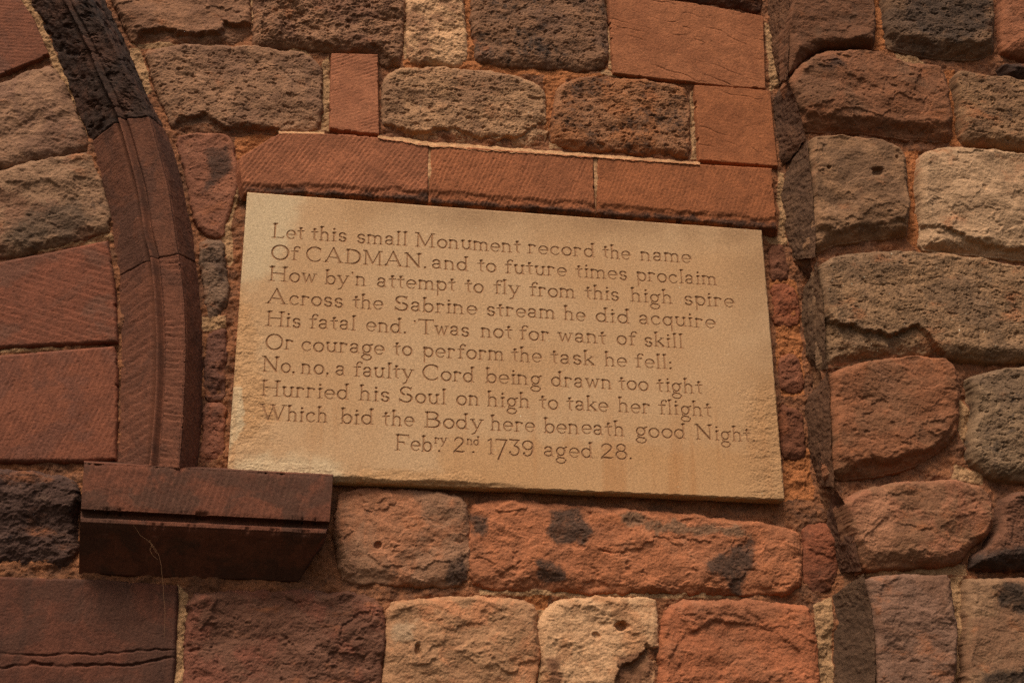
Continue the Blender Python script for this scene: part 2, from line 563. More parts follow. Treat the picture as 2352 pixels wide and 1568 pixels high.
dressed([(1594, 198), (1680, 204), (1768, 211), (1776, 300), (1786, 386), (1700, 379), (1604, 372), (1598, 280)],
        (148, 82, 46), (140, 76, 42), (76, 44, 30), label="square orange-red dressed block above the right end of the lintel",
        H=0.016, tool=[(-72, 0.010, 0.0007), (-22, 0.035, 0.0014, 1)], mat_kw=dict(dark_amt=0.05))

# --- between the arch mould and the tablet
rough([(406, 318), (440, 308), (500, 309), (528, 318), (538, 350), (542, 400), (546, 428), (530, 470), (515, 520), (505, 543), (470, 536), (452, 508),
       (438, 450), (424, 395)],
      'flat', (128, 76, 54), (112, 66, 48), (50, 36, 32), rough=1.0, label="reddish stone with a dark stain left of the tablet's top corner",
      patch=[([(470, 345), (520, 330), (535, 380), (500, 420), (470, 440), (478, 390)], 0.012)], mat_kw=dict(patch=(70, 48, 38), alt_amt=0.5))
rough([(456, 556), (480, 549), (508, 556), (516, 600), (524, 648), (521, 700), (500, 722), (480, 728), (474, 690), (463, 620)],
      'rock', (100, 78, 62), (84, 64, 52), (50, 38, 32), H=0.014, mat_kw=dict(dark_amt=0.5), label="small grey stone between the mould and the tablet")
rough([(474, 768), (512, 756), (518, 790), (516, 850), (512, 912), (482, 918), (470, 890), (474, 830)], 'rock', (96, 58, 46), (72, 46, 38), H=0.010)
rough([(470, 930), (510, 926), (514, 980), (508, 1050), (490, 1068), (462, 1068), (468, 1000)], 'rock', (120, 68, 50), (92, 56, 44), H=0.010)

# --- between the tablet and the buttress
SL = dict(H=0.010, w=0.02, rough=0.8)
rough([(1772, 566), (1798, 562), (1806, 600), (1808, 636), (1790, 643), (1774, 636), (1768, 600)], 'rock', (116, 62, 40), (94, 54, 36), **SL)
rough([(1776, 660), (1806, 652), (1826, 664), (1834, 690), (1836, 742), (1800, 748), (1780, 740)], 'rock', (120, 60, 36), (94, 50, 33), **SL)
rough([(1788, 818), (1832, 814), (1840, 850), (1842, 896), (1812, 902), (1792, 890)], 'rock', (112, 62, 42), (92, 54, 38), **SL)
rough([(1792, 930), (1838, 944), (1846, 1000), (1848, 1045), (1830, 1052), (1800, 1050), (1795, 990)], 'rock', (116, 62, 36), (92, 50, 32), **SL)

# --- below the tablet
rough([(783, 1134), (830, 1121), (910, 1124), (1010, 1130), (1052, 1138), (1070, 1160), (1076, 1230), (1075, 1325), (1050, 1342), (980, 1344),
       (890, 1338), (795, 1330), (776, 1300), (768, 1230), (772, 1170)],
      'worn', (140, 88, 60), (122, 88, 66), (66, 48, 38), label="squarish pinkish brown stone under the tablet's lower edge",
      patch=[([(1030, 1290), (1070, 1275), (1078, 1335), (1025, 1340)], 0.012)],
      holes=[(868, 1250, 0.012, 0.010, 0.010)], mat_kw=dict(alt_amt=0.6, dark_amt=0.38, patch=(70, 52, 42)))
rough([(1084, 1160), (1120, 1150), (1200, 1152), (1300, 1160), (1400, 1166), (1560, 1180), (1700, 1195), (1800, 1210), (1832, 1222), (1842, 1270),
       (1840, 1340), (1815, 1362), (1700, 1362), (1560, 1358), (1400, 1358), (1250, 1354), (1120, 1350), (1084, 1336), (1080, 1240)],
      'worn', (148, 84, 52), (134, 78, 50), (84, 54, 38), H=0.020, label="long bright orange stone with black crust patches under the tablet",
      patch=[([(1262, 1170), (1335, 1160), (1345, 1190), (1370, 1225), (1340, 1245), (1280, 1246), (1258, 1225)], 0.010),
             ([(1235, 1290), (1290, 1295), (1300, 1330), (1260, 1345), (1225, 1325)], 0.010),
             ([(1615, 1290), (1665, 1265), (1735, 1225), (1735, 1290), (1700, 1365), (1660, 1330), (1625, 1310)], 0.012),
             ([(1085, 1180), (1130, 1180), (1120, 1225), (1085, 1225)], 0.012)],
      patch2=[([(1400, 1170), (1480, 1185), (1600, 1205), (1700, 1205), (1720, 1230), (1560, 1228), (1440, 1210)], 0.014)],
      cracks=[([(1380, 1262), (1400, 1268), (1440, 1270)], 0.004, 0.006)],
      mat_kw=dict(alt_amt=0.55, dark_amt=0.22, patch=(68, 50, 40), patch2=(112, 82, 60)))
rough([(1850, 1206), (1890, 1200), (1935, 1200), (1930, 1280), (1910, 1345), (1870, 1362), (1848, 1330), (1846, 1260)], 'worn',
      (118, 60, 38), (90, 50, 34), (56, 36, 28), H=0.012)
rough([(432, 1366), (520, 1360), (700, 1357), (800, 1362), (855, 1374), (878, 1402), (884, 1480), (868, 1550), (866, B_), (415, B_), (425, 1520)],
      'worn', (106, 58, 44), (90, 57, 43), (58, 40, 33), label="broad dull red rough stone under the ledge block", rough=1.3,
      mat_kw=dict(alt_amt=0.6, dark_amt=0.3))
rough([(892, 1386), (960, 1376), (1080, 1372), (1200, 1376), (1226, 1390), (1232, 1440), (1240, 1500), (1230, 1560), (1226, B_), (878, B_), (884, 1560), (886, 1460)],
      'worn', (158, 102, 68), (138, 102, 72), (80, 54, 40), label="tan rounded stone at the bottom edge, left of the pale one",
      patch=[([(900, 1430), (960, 1420), (950, 1470), (900, 1475)], 0.015)],
      holes=[(960, 1490, 0.009, 0.018, 0.012)], mat_kw=dict(alt_amt=0.5, dark_amt=0.2, patch=(140, 118, 92)))
rough([(1292, 1376), (1400, 1372), (1502, 1375), (1508, 1400), (1514, 1480), (1512, B_), (1250, B_), (1246, 1500), (1240, 1430), (1262, 1392)],
      'worn', (162, 128, 94), (150, 106, 72), (96, 64, 46), label="pale buff stone with a dark hole at the bottom edge",
      holes=[(1428, 1435, 0.022, 0.013, 0.018), (1370, 1458, 0.012, 0.010, 0.008)],
      chip=[([(1412, 1568), (1420, 1530), (1460, 1505), (1490, 1480), (1530, 1490), (1530, 1760), (1400, 1760)], 0.016)],
      patch=[([(1250, 1520), (1290, 1500), (1300, 1600), (1250, 1620)], 0.012), ([(1420, 1500), (1500, 1490), (1520, 1720), (1400, 1720)], 0.008)],
      mat_kw=dict(alt_amt=0.4, dark_amt=0.18, patch=(104, 66, 44)))
rough([(1532, 1390), (1600, 1380), (1700, 1378), (1800, 1384), (1852, 1394), (1868, 1430), (1878, 1520), (1884, B_), (1520, B_), (1518, 1560), (1514, 1470)],
      'worn', (144, 78, 48), (128, 74, 48), (82, 50, 35), label="orange-red stone at the bottom edge beside the buttress",
      chip=[([(1570, 1450), (1640, 1420), (1720, 1428), (1790, 1450), (1835, 1500), (1860, 1700), (1500, 1700), (1540, 1520)], 0.004)],
      mat_kw=dict(alt_amt=0.5, dark_amt=0.15))

# --- inside the arch
arch_x = 60
dressed([(-130, T), (5, T), (40, -10), (78, 45), (112, 126), (96, 136), (60, 150), (0, 176), (-130, 226)],
        (120, 66, 46), (104, 64, 50), (60, 38, 33), label="dull red dressed block inside the top of the arch",
        H=0.014, tool=(2, 0.010, 0.0010))
rough([(-130, 236), (-40, 206), (20, 184), (66, 166), (122, 152), (150, 205), (188, 285), (202, 340), (150, 356), (80, 370), (0, 384), (-130, 404)],
      'worn', (122, 90, 68), (104, 74, 58), (62, 46, 38), label="brownish grey rough stone inside the arch, below the red block", mat_kw=dict(alt_amt=0.5, dark_amt=0.25))
rough([(-130, 414), (0, 392), (60, 374), (140, 362), (206, 350), (226, 400), (246, 478), (252, 528), (215, 542), (120, 566), (50, 582), (0, 588), (-130, 606)],
      'worn', (120, 92, 69), (106, 72, 53), (60, 48, 40), label="greyish rough stone inside the arch with a dark mossy patch",
      patch=[([(100, 470), (180, 450), (215, 500), (180, 550), (60, 570), (0, 560), (20, 510)], 0.03)], rough=1.2,
      mat_kw=dict(alt_amt=0.5, dark_amt=0.4, patch=(84, 66, 51)))
dressed([(-130, 622), (0, 602), (120, 579), (248, 553), (256, 590), (264, 660), (269, 730), (271, 787), (120, 795), (0, 801), (-130, 808)],
        (122, 64, 45), (104, 64, 50), (70, 46, 38), label="upper red dressed block beside the mould, faint diagonal tool lines",
        H=0.014, w=0.010, tool=(-14, 0.016, 0.0014))
dressed([(-130, 822), (0, 816), (120, 806), (262, 795), (271, 830), (271, 930), (268, 1058), (190, 1062), (0, 1062), (-130, 1064)],
        (124, 66, 46), (108, 62, 48), (70, 46, 38), label="lower red dressed block beside the mould, above the ledge",
        H=0.014, w=0.010, tool=(72, 0.011, 0.0010))
rough([(-130, 1082), (0, 1080), (80, 1082), (150, 1092), (178, 1114), (182, 1200), (180, 1270), (168, 1300), (140, 1310), (40, 1306), (-130, 1302)],
      'rock', (70, 50, 44), (62, 42, 36), (34, 28, 28), H=0.040, label="dark sooty stone left of the ledge block",
      bottom=(0.024, 0.150), mat_kw=dict(alt_amt=0.5, dark_amt=0.4))
dressed([(-130, 1322), (0, 1324), (200, 1330), (300, 1336), (408, 1344), (406, 1440), (402, 1520), (392, B_), (-130, B_)],
        (96, 51, 37), (80, 48, 37), (56, 38, 31), label="large dark red dressed block below the ledge, split by two level cracks",
        H=0.012, w=0.008, tool=(75, 0.014, 0.0006),
        cracks=[([(-20, 1500), (80, 1506), (160, 1500), (235, 1502), (300, 1494), (400, 1490)], 0.004, 0.0045),
                ([(-20, 1534), (60, 1528), (75, 1522), (150, 1530), (240, 1524), (300, 1526), (400, 1508)], 0.005, 0.006)],
        mat_kw=dict(alt_amt=0.6, dark_amt=0.12, streak=0.45))

# ------------------------------------------------------------------ the buttress
PD = 0.10
buttress = thing("buttress", "projecting buttress of big weathered brown blocks right of the tablet", "buttress", (1.75, -0.05, 0.3))


def pier(outline, kind, base, alt=None, dark=None, label=None, mat_kw=None, **kw):
    kw.setdefault('H', 0.034); kw.setdefault('w', 0.022)
    return rough(outline, kind, base, alt, dark, label, buttress, PD - 0.028, mat_kw, **kw)


def dressed_edge(left, right, owner, base, seed, tool=None):
    l = [(x, y, 0.0) for x, y in left]
    r = [(x + 2, y, PD - 0.008) for x, y in right]
    return ruled("dressed_edge", l, r, owner, stone_mat(np.array(base) * 0.98, np.array(base) * (0.84, 0.82, 0.80), None, dark_amt=0.2, grain=0.4, alt_amt=0.6, bump=0.8), seed, 0.004, tool, label="dark dressed side face", edge=0.004)


p = pier([(1822, T), (2006, T), (2008, 0), (2012, 70), (2010, 108), (1960, 112), (1890, 112), (1850, 132), (1822, 166), (1808, 170), (1806, 80), (1812, 0)],
         'worn', (108, 66, 42), (98, 66, 46), (56, 40, 28), label="brown stone at the buttress corner, topmost in view", mat_kw=dict(alt_amt=0.5, dark_amt=0.35))
dressed_edge([(1752, T), (1764, 40), (1772, 120), (1788, 192)], [(1808, T), (1812, 40), (1810, 120), (1806, 182)], p, (104, 66, 42), 201)
pier([(2030, T), (2272, T), (2278, 0), (2284, 70), (2290, 118), (2240, 136), (2150, 132), (2070, 116), (2040, 106), (2030, 50)],
     'pitted', (112, 82, 58), (92, 70, 54), (42, 38, 35), label="brown stone with a large black crust, top row of the buttress",
     patch=[([(2075, -130), (2270, -130), (2275, 60), (2210, 100), (2130, 80), (2080, 40)], 0.02)],
     mat_kw=dict(alt_amt=0.5, dark_amt=0.3, patch=(64, 50, 40)), bottom=(0.009, 0.045))
pier([(2292, T), (R_, T), (R_, 150), (2380, 140), (2330, 130), (2300, 116), (2296, 50)], 'flat', (146, 84, 54), (130, 76, 50), (80, 52, 38),
     label="smooth red block in the top right corner")
pier([(2296, 150), (2330, 146), (R_, 164), (R_, 205), (2380, 196), (2310, 184)], 'rock', (70, 46, 34), (56, 38, 30))
p = pier([(1806, 186), (1834, 152), (1868, 128), (1900, 118), (1955, 116), (2020, 128), (2080, 142), (2150, 154), (2172, 176), (2184, 240), (2194, 318),
          (2150, 322), (2080, 316), (2000, 304), (1920, 300), (1856, 300), (1838, 284), (1822, 220)],
         'worn', (126, 76, 48), (110, 72, 48), (52, 36, 28), label="large rounded reddish brown stone at the buttress corner",
         patch=[([(1880, 150), (1930, 130), (1940, 155), (1890, 168)], 0.016)], bottom=(0.009, 0.045),
         mat_kw=dict(alt_amt=0.5, dark_amt=0.25, patch=(62, 42, 32)))
dressed_edge([(1800, 186), (1777, 228), (1780, 300), (1787, 366), (1802, 380)], [(1803, 176), (1819, 210), (1834, 255), (1842, 290), (1850, 318)], p, (92, 60, 41), 211)
pier([(2186, 164), (2260, 172), (2350, 186), (R_, 206), (R_, 352), (2330, 344), (2240, 336), (2208, 322), (2196, 250)],
     'pitted', (138, 102, 70), (114, 82, 56), (64, 46, 34), mat_kw=dict(alt_amt=0.55, dark_amt=0.4), label="buff brown rough stone against the right edge, second row")
p = pier([(1860, 318), (1890, 312), (1950, 315), (2040, 325), (2070, 342), (2082, 380), (2088, 470), (2090, 536), (2060, 545), (1990, 548), (1920, 560),
          (1880, 578), (1862, 560), (1866, 480), (1860, 400), (1856, 345)],
         'worn', (134, 98, 68), (108, 78, 54), (62, 44, 32), label="brown squarish stone with a dark hole at the buttress corner",
         holes=[(2018, 393, 0.022, 0.016, 0.016), (1905, 383, 0.007, 0.006, 0.008), (2062, 360, 0.007, 0.010, 0.006)], bottom=(0.009, 0.045),
         patch=[([(1890, 330), (1960, 330), (2040, 380), (2010, 440), (1930, 420)], 0.03)],
         mat_kw=dict(alt_amt=0.5, dark_amt=0.25, patch=(104, 76, 54)))
dressed_edge([(1806, 388), (1795, 440), (1802, 524), (1822, 596)], [(1852, 318), (1862, 420), (1868, 490), (1872, 592)], p, (96, 68, 48), 221)
pier([(2112, 352), (2160, 338), (2240, 342), (2330, 354), (R_, 376), (R_, 602), (2380, 600), (2250, 584), (2160, 578), (2116, 570), (2112, 500), (2106, 420)],
     'worn', (166, 136, 104), (148, 118, 88), (92, 68, 50), label="big pale buff stone, the lightest of the buttress",
     chip=[([(2106, 500), (2180, 520), (2240, 548), (2300, 560), (2480, 590), (2480, 640), (2100, 600)], 0.011)],
     holes=[(2262, 430, 0.010, 0.008, 0.005)], mat_kw=dict(alt_amt=0.45, dark_amt=0.12))
p = pier([(1880, 612), (1908, 590), (1990, 578), (2130, 580), (2230, 590), (2320, 612), (R_, 640), (R_, 828), (2400, 830), (2290, 836), (2200, 826), (2100, 818),
          (2000, 822), (1930, 842), (1892, 840), (1892, 760), (1888, 690)],
         'pitted', (136, 104, 73), (112, 86, 62), (64, 48, 36), rough=0.9, label="wide gritty grey-brown stone with tiny pebbles in the buttress",
         chip=[([(1880, 720), (1960, 745), (2050, 770), (2110, 740), (2160, 790), (2200, 835), (1880, 870)], 0.018)],
         mat_kw=dict(alt_amt=0.55, dark_amt=0.28, speck=0.9, grain=0.5))
dressed_edge([(1862, 634), (1843, 664), (1842, 739), (1850, 818), (1870, 852)], [(1874, 598), (1886, 669), (1892, 722), (1894, 800), (1898, 846)], p, (98, 72, 50), 231)
p = pier([(1908, 858), (1950, 840), (2010, 826), (2100, 818), (2160, 824), (2190, 842), (2206, 900), (2204, 990), (2180, 1020), (2120, 1062), (2060, 1084),
          (2000, 1094), (1930, 1100), (1906, 1080), (1908, 1000), (1902, 920)],
         'worn', (136, 80, 50), (122, 78, 51), (62, 40, 30), label="rounded orange-brown stone at the buttress corner beside the tablet", bottom=(0.009, 0.045),
         mat_kw=dict(alt_amt=0.45, dark_amt=0.15))
dressed_edge([(1880, 884), (1852, 910), (1849, 966), (1858, 1036), (1880, 1116)], [(1900, 850), (1903, 900), (1906, 966), (1908, 1030), (1914, 1118)], p, (100, 66, 44), 241)
pier([(2220, 866), (2290, 848), (2360, 842), (R_, 846), (R_, 1104), (2340, 1106), (2270, 1098), (2228, 1060), (2222, 1010), (2236, 950), (2228, 900)],
     'pitted', (126, 102, 76), (106, 84, 63), (60, 47, 37), label="grey pitted stone against the right edge beside the orange-brown one", mat_kw=dict(alt_amt=0.5, dark_amt=0.5))
p = pier([(1930, 1150), (1990, 1118), (2080, 1104), (2180, 1100), (2240, 1112), (2270, 1140), (2280, 1200), (2262, 1240), (2230, 1260), (2210, 1294), (2140, 1304),
          (2060, 1306), (1985, 1312), (1972, 1285), (1952, 1230)],
         'worn', (122, 82, 56), (142, 86, 60), (60, 44, 34), label="mottled pinkish brown stone with grey patches low on the buttress",
         patch=[([(1965, 1160), (2040, 1120), (2060, 1180), (2050, 1260), (1975, 1270)], 0.02)], mat_kw=dict(alt_amt=0.5, dark_amt=0.2, patch=(150, 100, 72)))
dressed_edge([(1900, 1160), (1896, 1205), (1908, 1260), (1930, 1316)], [(1918, 1124), (1946, 1170), (1958, 1230), (1976, 1312)], p, (96, 62, 44), 251)
pier([(2296, 1150), (2330, 1128), (R_, 1130), (R_, 1300), (2300, 1310), (2230, 1306), (2230, 1276), (2262, 1256), (2284, 1220)],
     'rock', (108, 66, 46), (90, 58, 42), (42, 32, 28), label="dark reddish stone with black crust at the right edge",
     patch=[([(2220, 1265), (2290, 1255), (R_, 1240), (R_, 1310), (2220, 1310)], 0.02)], mat_kw=dict(alt_amt=0.5, dark_amt=0.35, patch=(52, 40, 34)))
p = pier([(1986, 1330), (2010, 1320), (2100, 1318), (2182, 1322), (2190, 1380), (2198, 1470), (2192, B_), (2010, B_), (2008, 1480), (1996, 1390)],
         'worn', (120, 88, 72), (108, 74, 56), (66, 48, 40), label="mauve-brown stone at the foot of the buttress corner",
         mat_kw=dict(alt_amt=0.5, dark_amt=0.15))
dressed_edge([(1912, 1368), (1917, 1440), (1912, 1568), (1914, B_)], [(1982, 1318), (1998, 1390), (2008, 1480), (2010, B_)], p, (88, 64, 46), 261)
pier([(2214, 1330), (2260, 1326), (R_, 1322), (R_, B_), (2206, B_), (2212, 1480)], 'worn', (132, 100, 72), (120, 84, 60), (58, 44, 36),
     label="brown stone with a black lichen patch in the bottom right corner",
     patch=[([(2275, 1345), (2330, 1335), (2400, 1360), (2400, 1410), (2340, 1410), (2300, 1385)], 0.012),
            ([(2250, 1540), (2352, 1530), (2420, 1560), (2380, 1700), (2260, 1700)], 0.02)],
     mat_kw=dict(alt_amt=0.5, dark_amt=0.2, patch=(56, 44, 35)))


# ------------------------------------------------------------------ the wall goes on past the view, more coarsely cut
more = np.random.RandomState(11)
MORE = [stone_mat(a, b, d, stain=0.5) for a, b, d in (((122, 86, 62), (104, 72, 54), (58, 42, 34)), ((136, 84, 56), (116, 78, 54), (66, 44, 34)),
                                                       ((112, 66, 48), (96, 62, 46), (56, 40, 33)), ((142, 110, 80), (120, 90, 66), (68, 50, 38)))]


def courses(x_left, x_right, z_low, z_high, parent, y0):
    z = z_low
    while z < z_high - 0.08:
        hgt = min(more.uniform(0.20, 0.30), z_high - z)
        x = x_left
        while x < x_right(z) - 0.10:
            wid = min(more.uniform(0.25, 0.50), x_right(z) - x)
            g = 0.008
            q = [(x + g, z + g), (x + wid / 2, z + g * 0.5), (x + wid - g, z + g), (x + wid - g * 0.6, z + hgt / 2), (x + wid - g, z + hgt - g), (x + wid / 2, z + hgt - g * 0.6), (x + g, z + hgt - g), (x + g * 0.7, z + hgt / 2)]
            q = np.array([(a + more.normal(0, 0.006), -(y0 + 0.008), b + more.normal(0, 0.006)) for a, b in q])
            stone("rough_stone", to_px(q), ('worn', 'rock', 'pitted')[more.randint(3)], MORE[more.randint(4)], parent, y0, step=0.005)
            x += wid
        z += hgt


courses(-1.75, lambda z: -0.72 - 0.10 * (z - 0.45), 0.42, 2.30, wall, 0.0)
courses(-1.75, lambda z: 1.72, -0.30, 0.40, wall, 0.0)
courses(-1.75, lambda z: 1.72, 2.74, 3.30, wall, 0.0)
courses(1.75, lambda z: 2.95, -0.30, 0.44, buttress, PD - 0.028)
courses(1.98, lambda z: 2.95, 0.46, 1.50, buttress, PD - 0.028)
courses(2.24, lambda z: 2.95, 1.50, 2.72, buttress, PD - 0.028)
courses(1.75, lambda z: 2.95, 2.76, 3.30, buttress, PD - 0.028)

# ------------------------------------------------------------------ mortar
def mortar_mat(base, pale, orange, dark):
    N = Nodes("mortar")
    v = N.coords((3, 5, 7))
    c = N.mix(N.ramp(N.noise(v, 14.0, 8, 0.7), 0.42, 0.6), albedo(base), albedo(dark))
    c = N.mix(N.ramp(N.noise(v, 60.0, 8, 0.75), 0.55, 0.68, 0.0, 0.8), c, albedo((66, 44, 32)))
    e = N.math('ADD', N.attr("patch2"), N.math('MULTIPLY', N.math('SUBTRACT', N.noise(v, 40.0, 5, 0.7), 0.5), 0.8))
    c = N.mix(N.ramp(e, 0.35, 0.6), c, albedo(orange))
    e = N.math('ADD', N.attr("patch"), N.math('MULTIPLY', N.math('SUBTRACT', N.noise(v, 55.0, 5, 0.7), 0.5), 0.9))
    c = N.mix(N.ramp(e, 0.35, 0.6), c, albedo(pale))
    g = N.math('ADD', N.math('MULTIPLY', N.noise(v, 380.0, 3, 0.7), 0.6), N.math('MULTIPLY', N.noise(v, 130.0, 4, 0.7), 0.4))
    lum = N.ramp(g, 0.3, 0.7, 0.62, 1.38)
    col = N.new("ShaderNodeCombineColor")
    for i in range(3):
        N.link(lum, col.inputs[i])
    c = N.mix(1.0, c, col.outputs[0], 'MULTIPLY')
    N.link(c, N.bsdf.inputs["Base Color"])
    N.bump(g, 0.9, 0.003)
    return N.m


MORTAR = mortar_mat((132, 82, 53), (154, 114, 80), (150, 90, 52), (100, 64, 44))
PALE = [[(738, 150), (757, 124), (758, 303), (737, 300)], [(1391, -130), (1402, -130), (1406, 165), (1395, 160)], [(1385, 158), (1412, 172), (1420, 182), (1380, 172)],
        [(929, T), (938, T), (936, 140), (926, 140)], [(573, T), (588, T), (586, 60), (577, 60)], [(1584, 215), (1594, 200), (1603, 372), (1588, 366)],
        [(1755, 50), (1768, 60), (1790, 196), (1768, 210)], [(40, -10), (70, -10), (150, 170), (200, 300), (205, 330), (120, 150)],
        [(296, 112), (322, 112), (350, 210), (336, 220)], [(545, 424), (552, 424), (530, 520), (536, 600), (526, 618), (508, 540), (528, 470)],
        [(45, 575), (258, 534), (262, 552), (45, 588)], [(1868, 1390), (1910, 1370), (1916, 1700), (1884, 1700)], [(0, 803), (150, 797), (150, 806), (0, 812)],
        [(1100, 1352), (1700, 1362), (1700, 1374), (1100, 1368)], [(1060, 1180), (1085, 1180), (1082, 1260), (1072, 1260)], [(1232, 1400), (1252, 1400), (1250, 1600), (1236, 1600)],
        [(630, 296), (745, 302), (745, 312), (630, 306)], [(300, 100), (700, 112), (720, 135), (330, 112)], [(1262, 320), (1290, 342), (1260, 345)],
        [(1785, 390), (1800, 400), (1806, 560), (1790, 560)], [(1755, 546), (1810, 546), (1806, 562), (1765, 562)], [(445, 728), (520, 724), (520, 754), (470, 760)],
        [(408, 1340), (432, 1366), (424, 1540), (410, B_), (394, B_), (404, 1520)]]
ORANGE = [[(1060, T), (1082, T), (1095, 152), (1072, 150)], [(1248, 165), (1420, 172), (1300, 185), (1262, 320), (1250, 320)], [(1080, 146), (1400, 160), (1300, 180), (1080, 156)],
          [(540, 315), (640, 302), (600, 340), (548, 378), (540, 350)], [(1590, 190), (1770, 208), (1600, 205)], [(925, 140), (1100, 145), (1250, 175), (930, 158)],
          [(1770, 640), (1830, 645), (1850, 910), (1790, 910)], [(1800, 1030), (1860, 1030), (1870, 1150), (1800, 1150)], [(1200, 1370), (1260, 1370), (1250, 1450), (1225, 1450)]]
PIER_PALE = [[(2060, 114), (2110, 128), (2130, 150), (2060, 142)], [(2185, 1322), (2214, 1322), (2210, 1700), (2194, 1700)], [(1970, 1306), (2220, 1296), (2225, 1318), (1985, 1322)],
             [(2196, 1060), (2260, 1090), (2260, 1110), (2190, 1100)], [(2205, 900), (2235, 950), (2215, 1020), (2204, 980)]]
PIER_ORANGE = [[(2006, T), (2032, T), (2036, 115), (2012, 110)], [(2082, 345), (2112, 345), (2118, 575), (2090, 560)], [(2164, 160), (2192, 160), (2208, 330), (2184, 330)]]


def mortar_sheet(name, outlines, parent, depth, x0, x1, z0, z1, pale, orange, sunk, left_line=None, step=0.0019, seed=500):
    xs = np.arange(x0, x1, step, dtype=np.float32); zs = np.arange(z0, z1, step, dtype=np.float32)
    x, z = np.meshgrid(xs, zs)
    keep = np.ones(x.shape, bool)
    near = np.full(x.shape, 9.0, np.float32)
    for p in outlines:
        i0, i1 = np.searchsorted(xs, [p[:, 0].min() - 0.03, p[:, 0].max() + 0.03])
        j0, j1 = np.searchsorted(zs, [p[:, 1].min() - 0.03, p[:, 1].max() + 0.03])
        if i1 <= i0 or j1 <= j0:
            continue
        d = signed_distance(x[j0:j1, i0:i1], z[j0:j1, i0:i1], p)
        keep[j0:j1, i0:i1] &= d < 0.028
        near[j0:j1, i0:i1] = np.minimum(near[j0:j1, i0:i1], np.abs(d))
    if left_line is not None:
        lx = np.interp(-z, -left_line[:, 1], left_line[:, 0])
        keep &= x > lx - 0.001
        edge = smooth(0.0, 0.012, x - lx)
    else:
        edge = 1.0
    pm = blobs(x, z, depth, [(b, 0.004) for b in pale])
    om = blobs(x, z, depth, [(b, 0.006) for b in orange])
    h = -sunk + 0.0105 * fbm(x, z, 0.065, 5, seed, 0.56) + 0.0030 * fbm(x, z, 0.016, 5, seed + 1, 0.62) + 0.0012 * fbm(x, z, 0.006, 3, seed + 2, 0.7)
    h = h + 0.003 * pm * smooth(-0.3, 0.3, fbm(x, z, 0.08, 3, seed + 4)) - 0.004 * smooth(0.012, 0.0, near) * smooth(0.0, 0.5, fbm(x, z, 0.05, 3, seed + 5))
    h = h - 0.014 * (1 - edge)
    q = keep[:-1, :-1] & keep[1:, :-1] & keep[1:, 1:] & keep[:-1, 1:]
    return add_grid(name, x, -(depth + h), z, parent, MORTAR, q, {"patch": pm, "patch2": om})


mortar_sheet("mortar", MAIN_OUTLINES, wall, 0.0, -1.0, 2.15, 0.30, 2.75, PALE, ORANGE, -0.001)
for par, yb, x0_, x1_ in ((wall, 0.012, -1.80, 1.78), (buttress, -(PD - 0.046), 1.76, 3.0)):      # bed behind everything
    bx, bz = np.meshgrid(np.linspace(x0_, x1_, 120).astype(np.float32), np.linspace(-0.35, 3.35, 160).astype(np.float32))
    zero = np.zeros_like(bx)
    add_grid("mortar", bx, yb - 0.003 * fbm(bx, bz, 0.09, 2, 590), bz, par, MORTAR, None, {"patch": zero, "patch2": zero})
EDGE_PX = [(1806, T - 60), (1812, 0), (1808, 110), (1806, 180), (1832, 250), (1838, 285), (1858, 330), (1864, 420), (1868, 500), (1868, 580), (1880, 640), (1892, 720), (1893, 800),
           (1893, 850), (1904, 900), (1908, 980), (1906, 1080), (1920, 1130), (1944, 1160), (1958, 1230), (1974, 1300), (1986, 1330), (1998, 1390), (2010, 1480), (2012, B_)]
EDGE = ray_hit(EDGE_PX, PD - 0.02)[:, [0, 2]]
mortar_sheet("mortar", PIER_OUTLINES, buttress, PD - 0.024, 1.28, 2.40, 0.28, 2.75, PIER_PALE, PIER_ORANGE, 0.009, EDGE, seed=540)
BASE_PX = [(1760, T - 60), (1766, 0), (1778, 110), (1796, 185), (1790, 230), (1795, 290), (1806, 380), (1808, 440), (1812, 520), (1822, 600), (1858, 640), (1855, 720), (1858, 800),
           (1866, 866), (1868, 900), (1862, 980), (1874, 1080), (1880, 1130), (1902, 1195), (1918, 1260), (1932, 1326), (1925, 1368), (1926, 1420), (1926, 1500), (1926, B_)]
ruled("mortar", [(x, y, 0.0) for x, y in BASE_PX], [(x + 8, y, PD - 0.030) for x, y in EDGE_PX], buttress,
      stone_mat((118, 78, 50), (96, 62, 42), (60, 40, 30), grain=0.45, dark_amt=0.3), 300, 0.005)

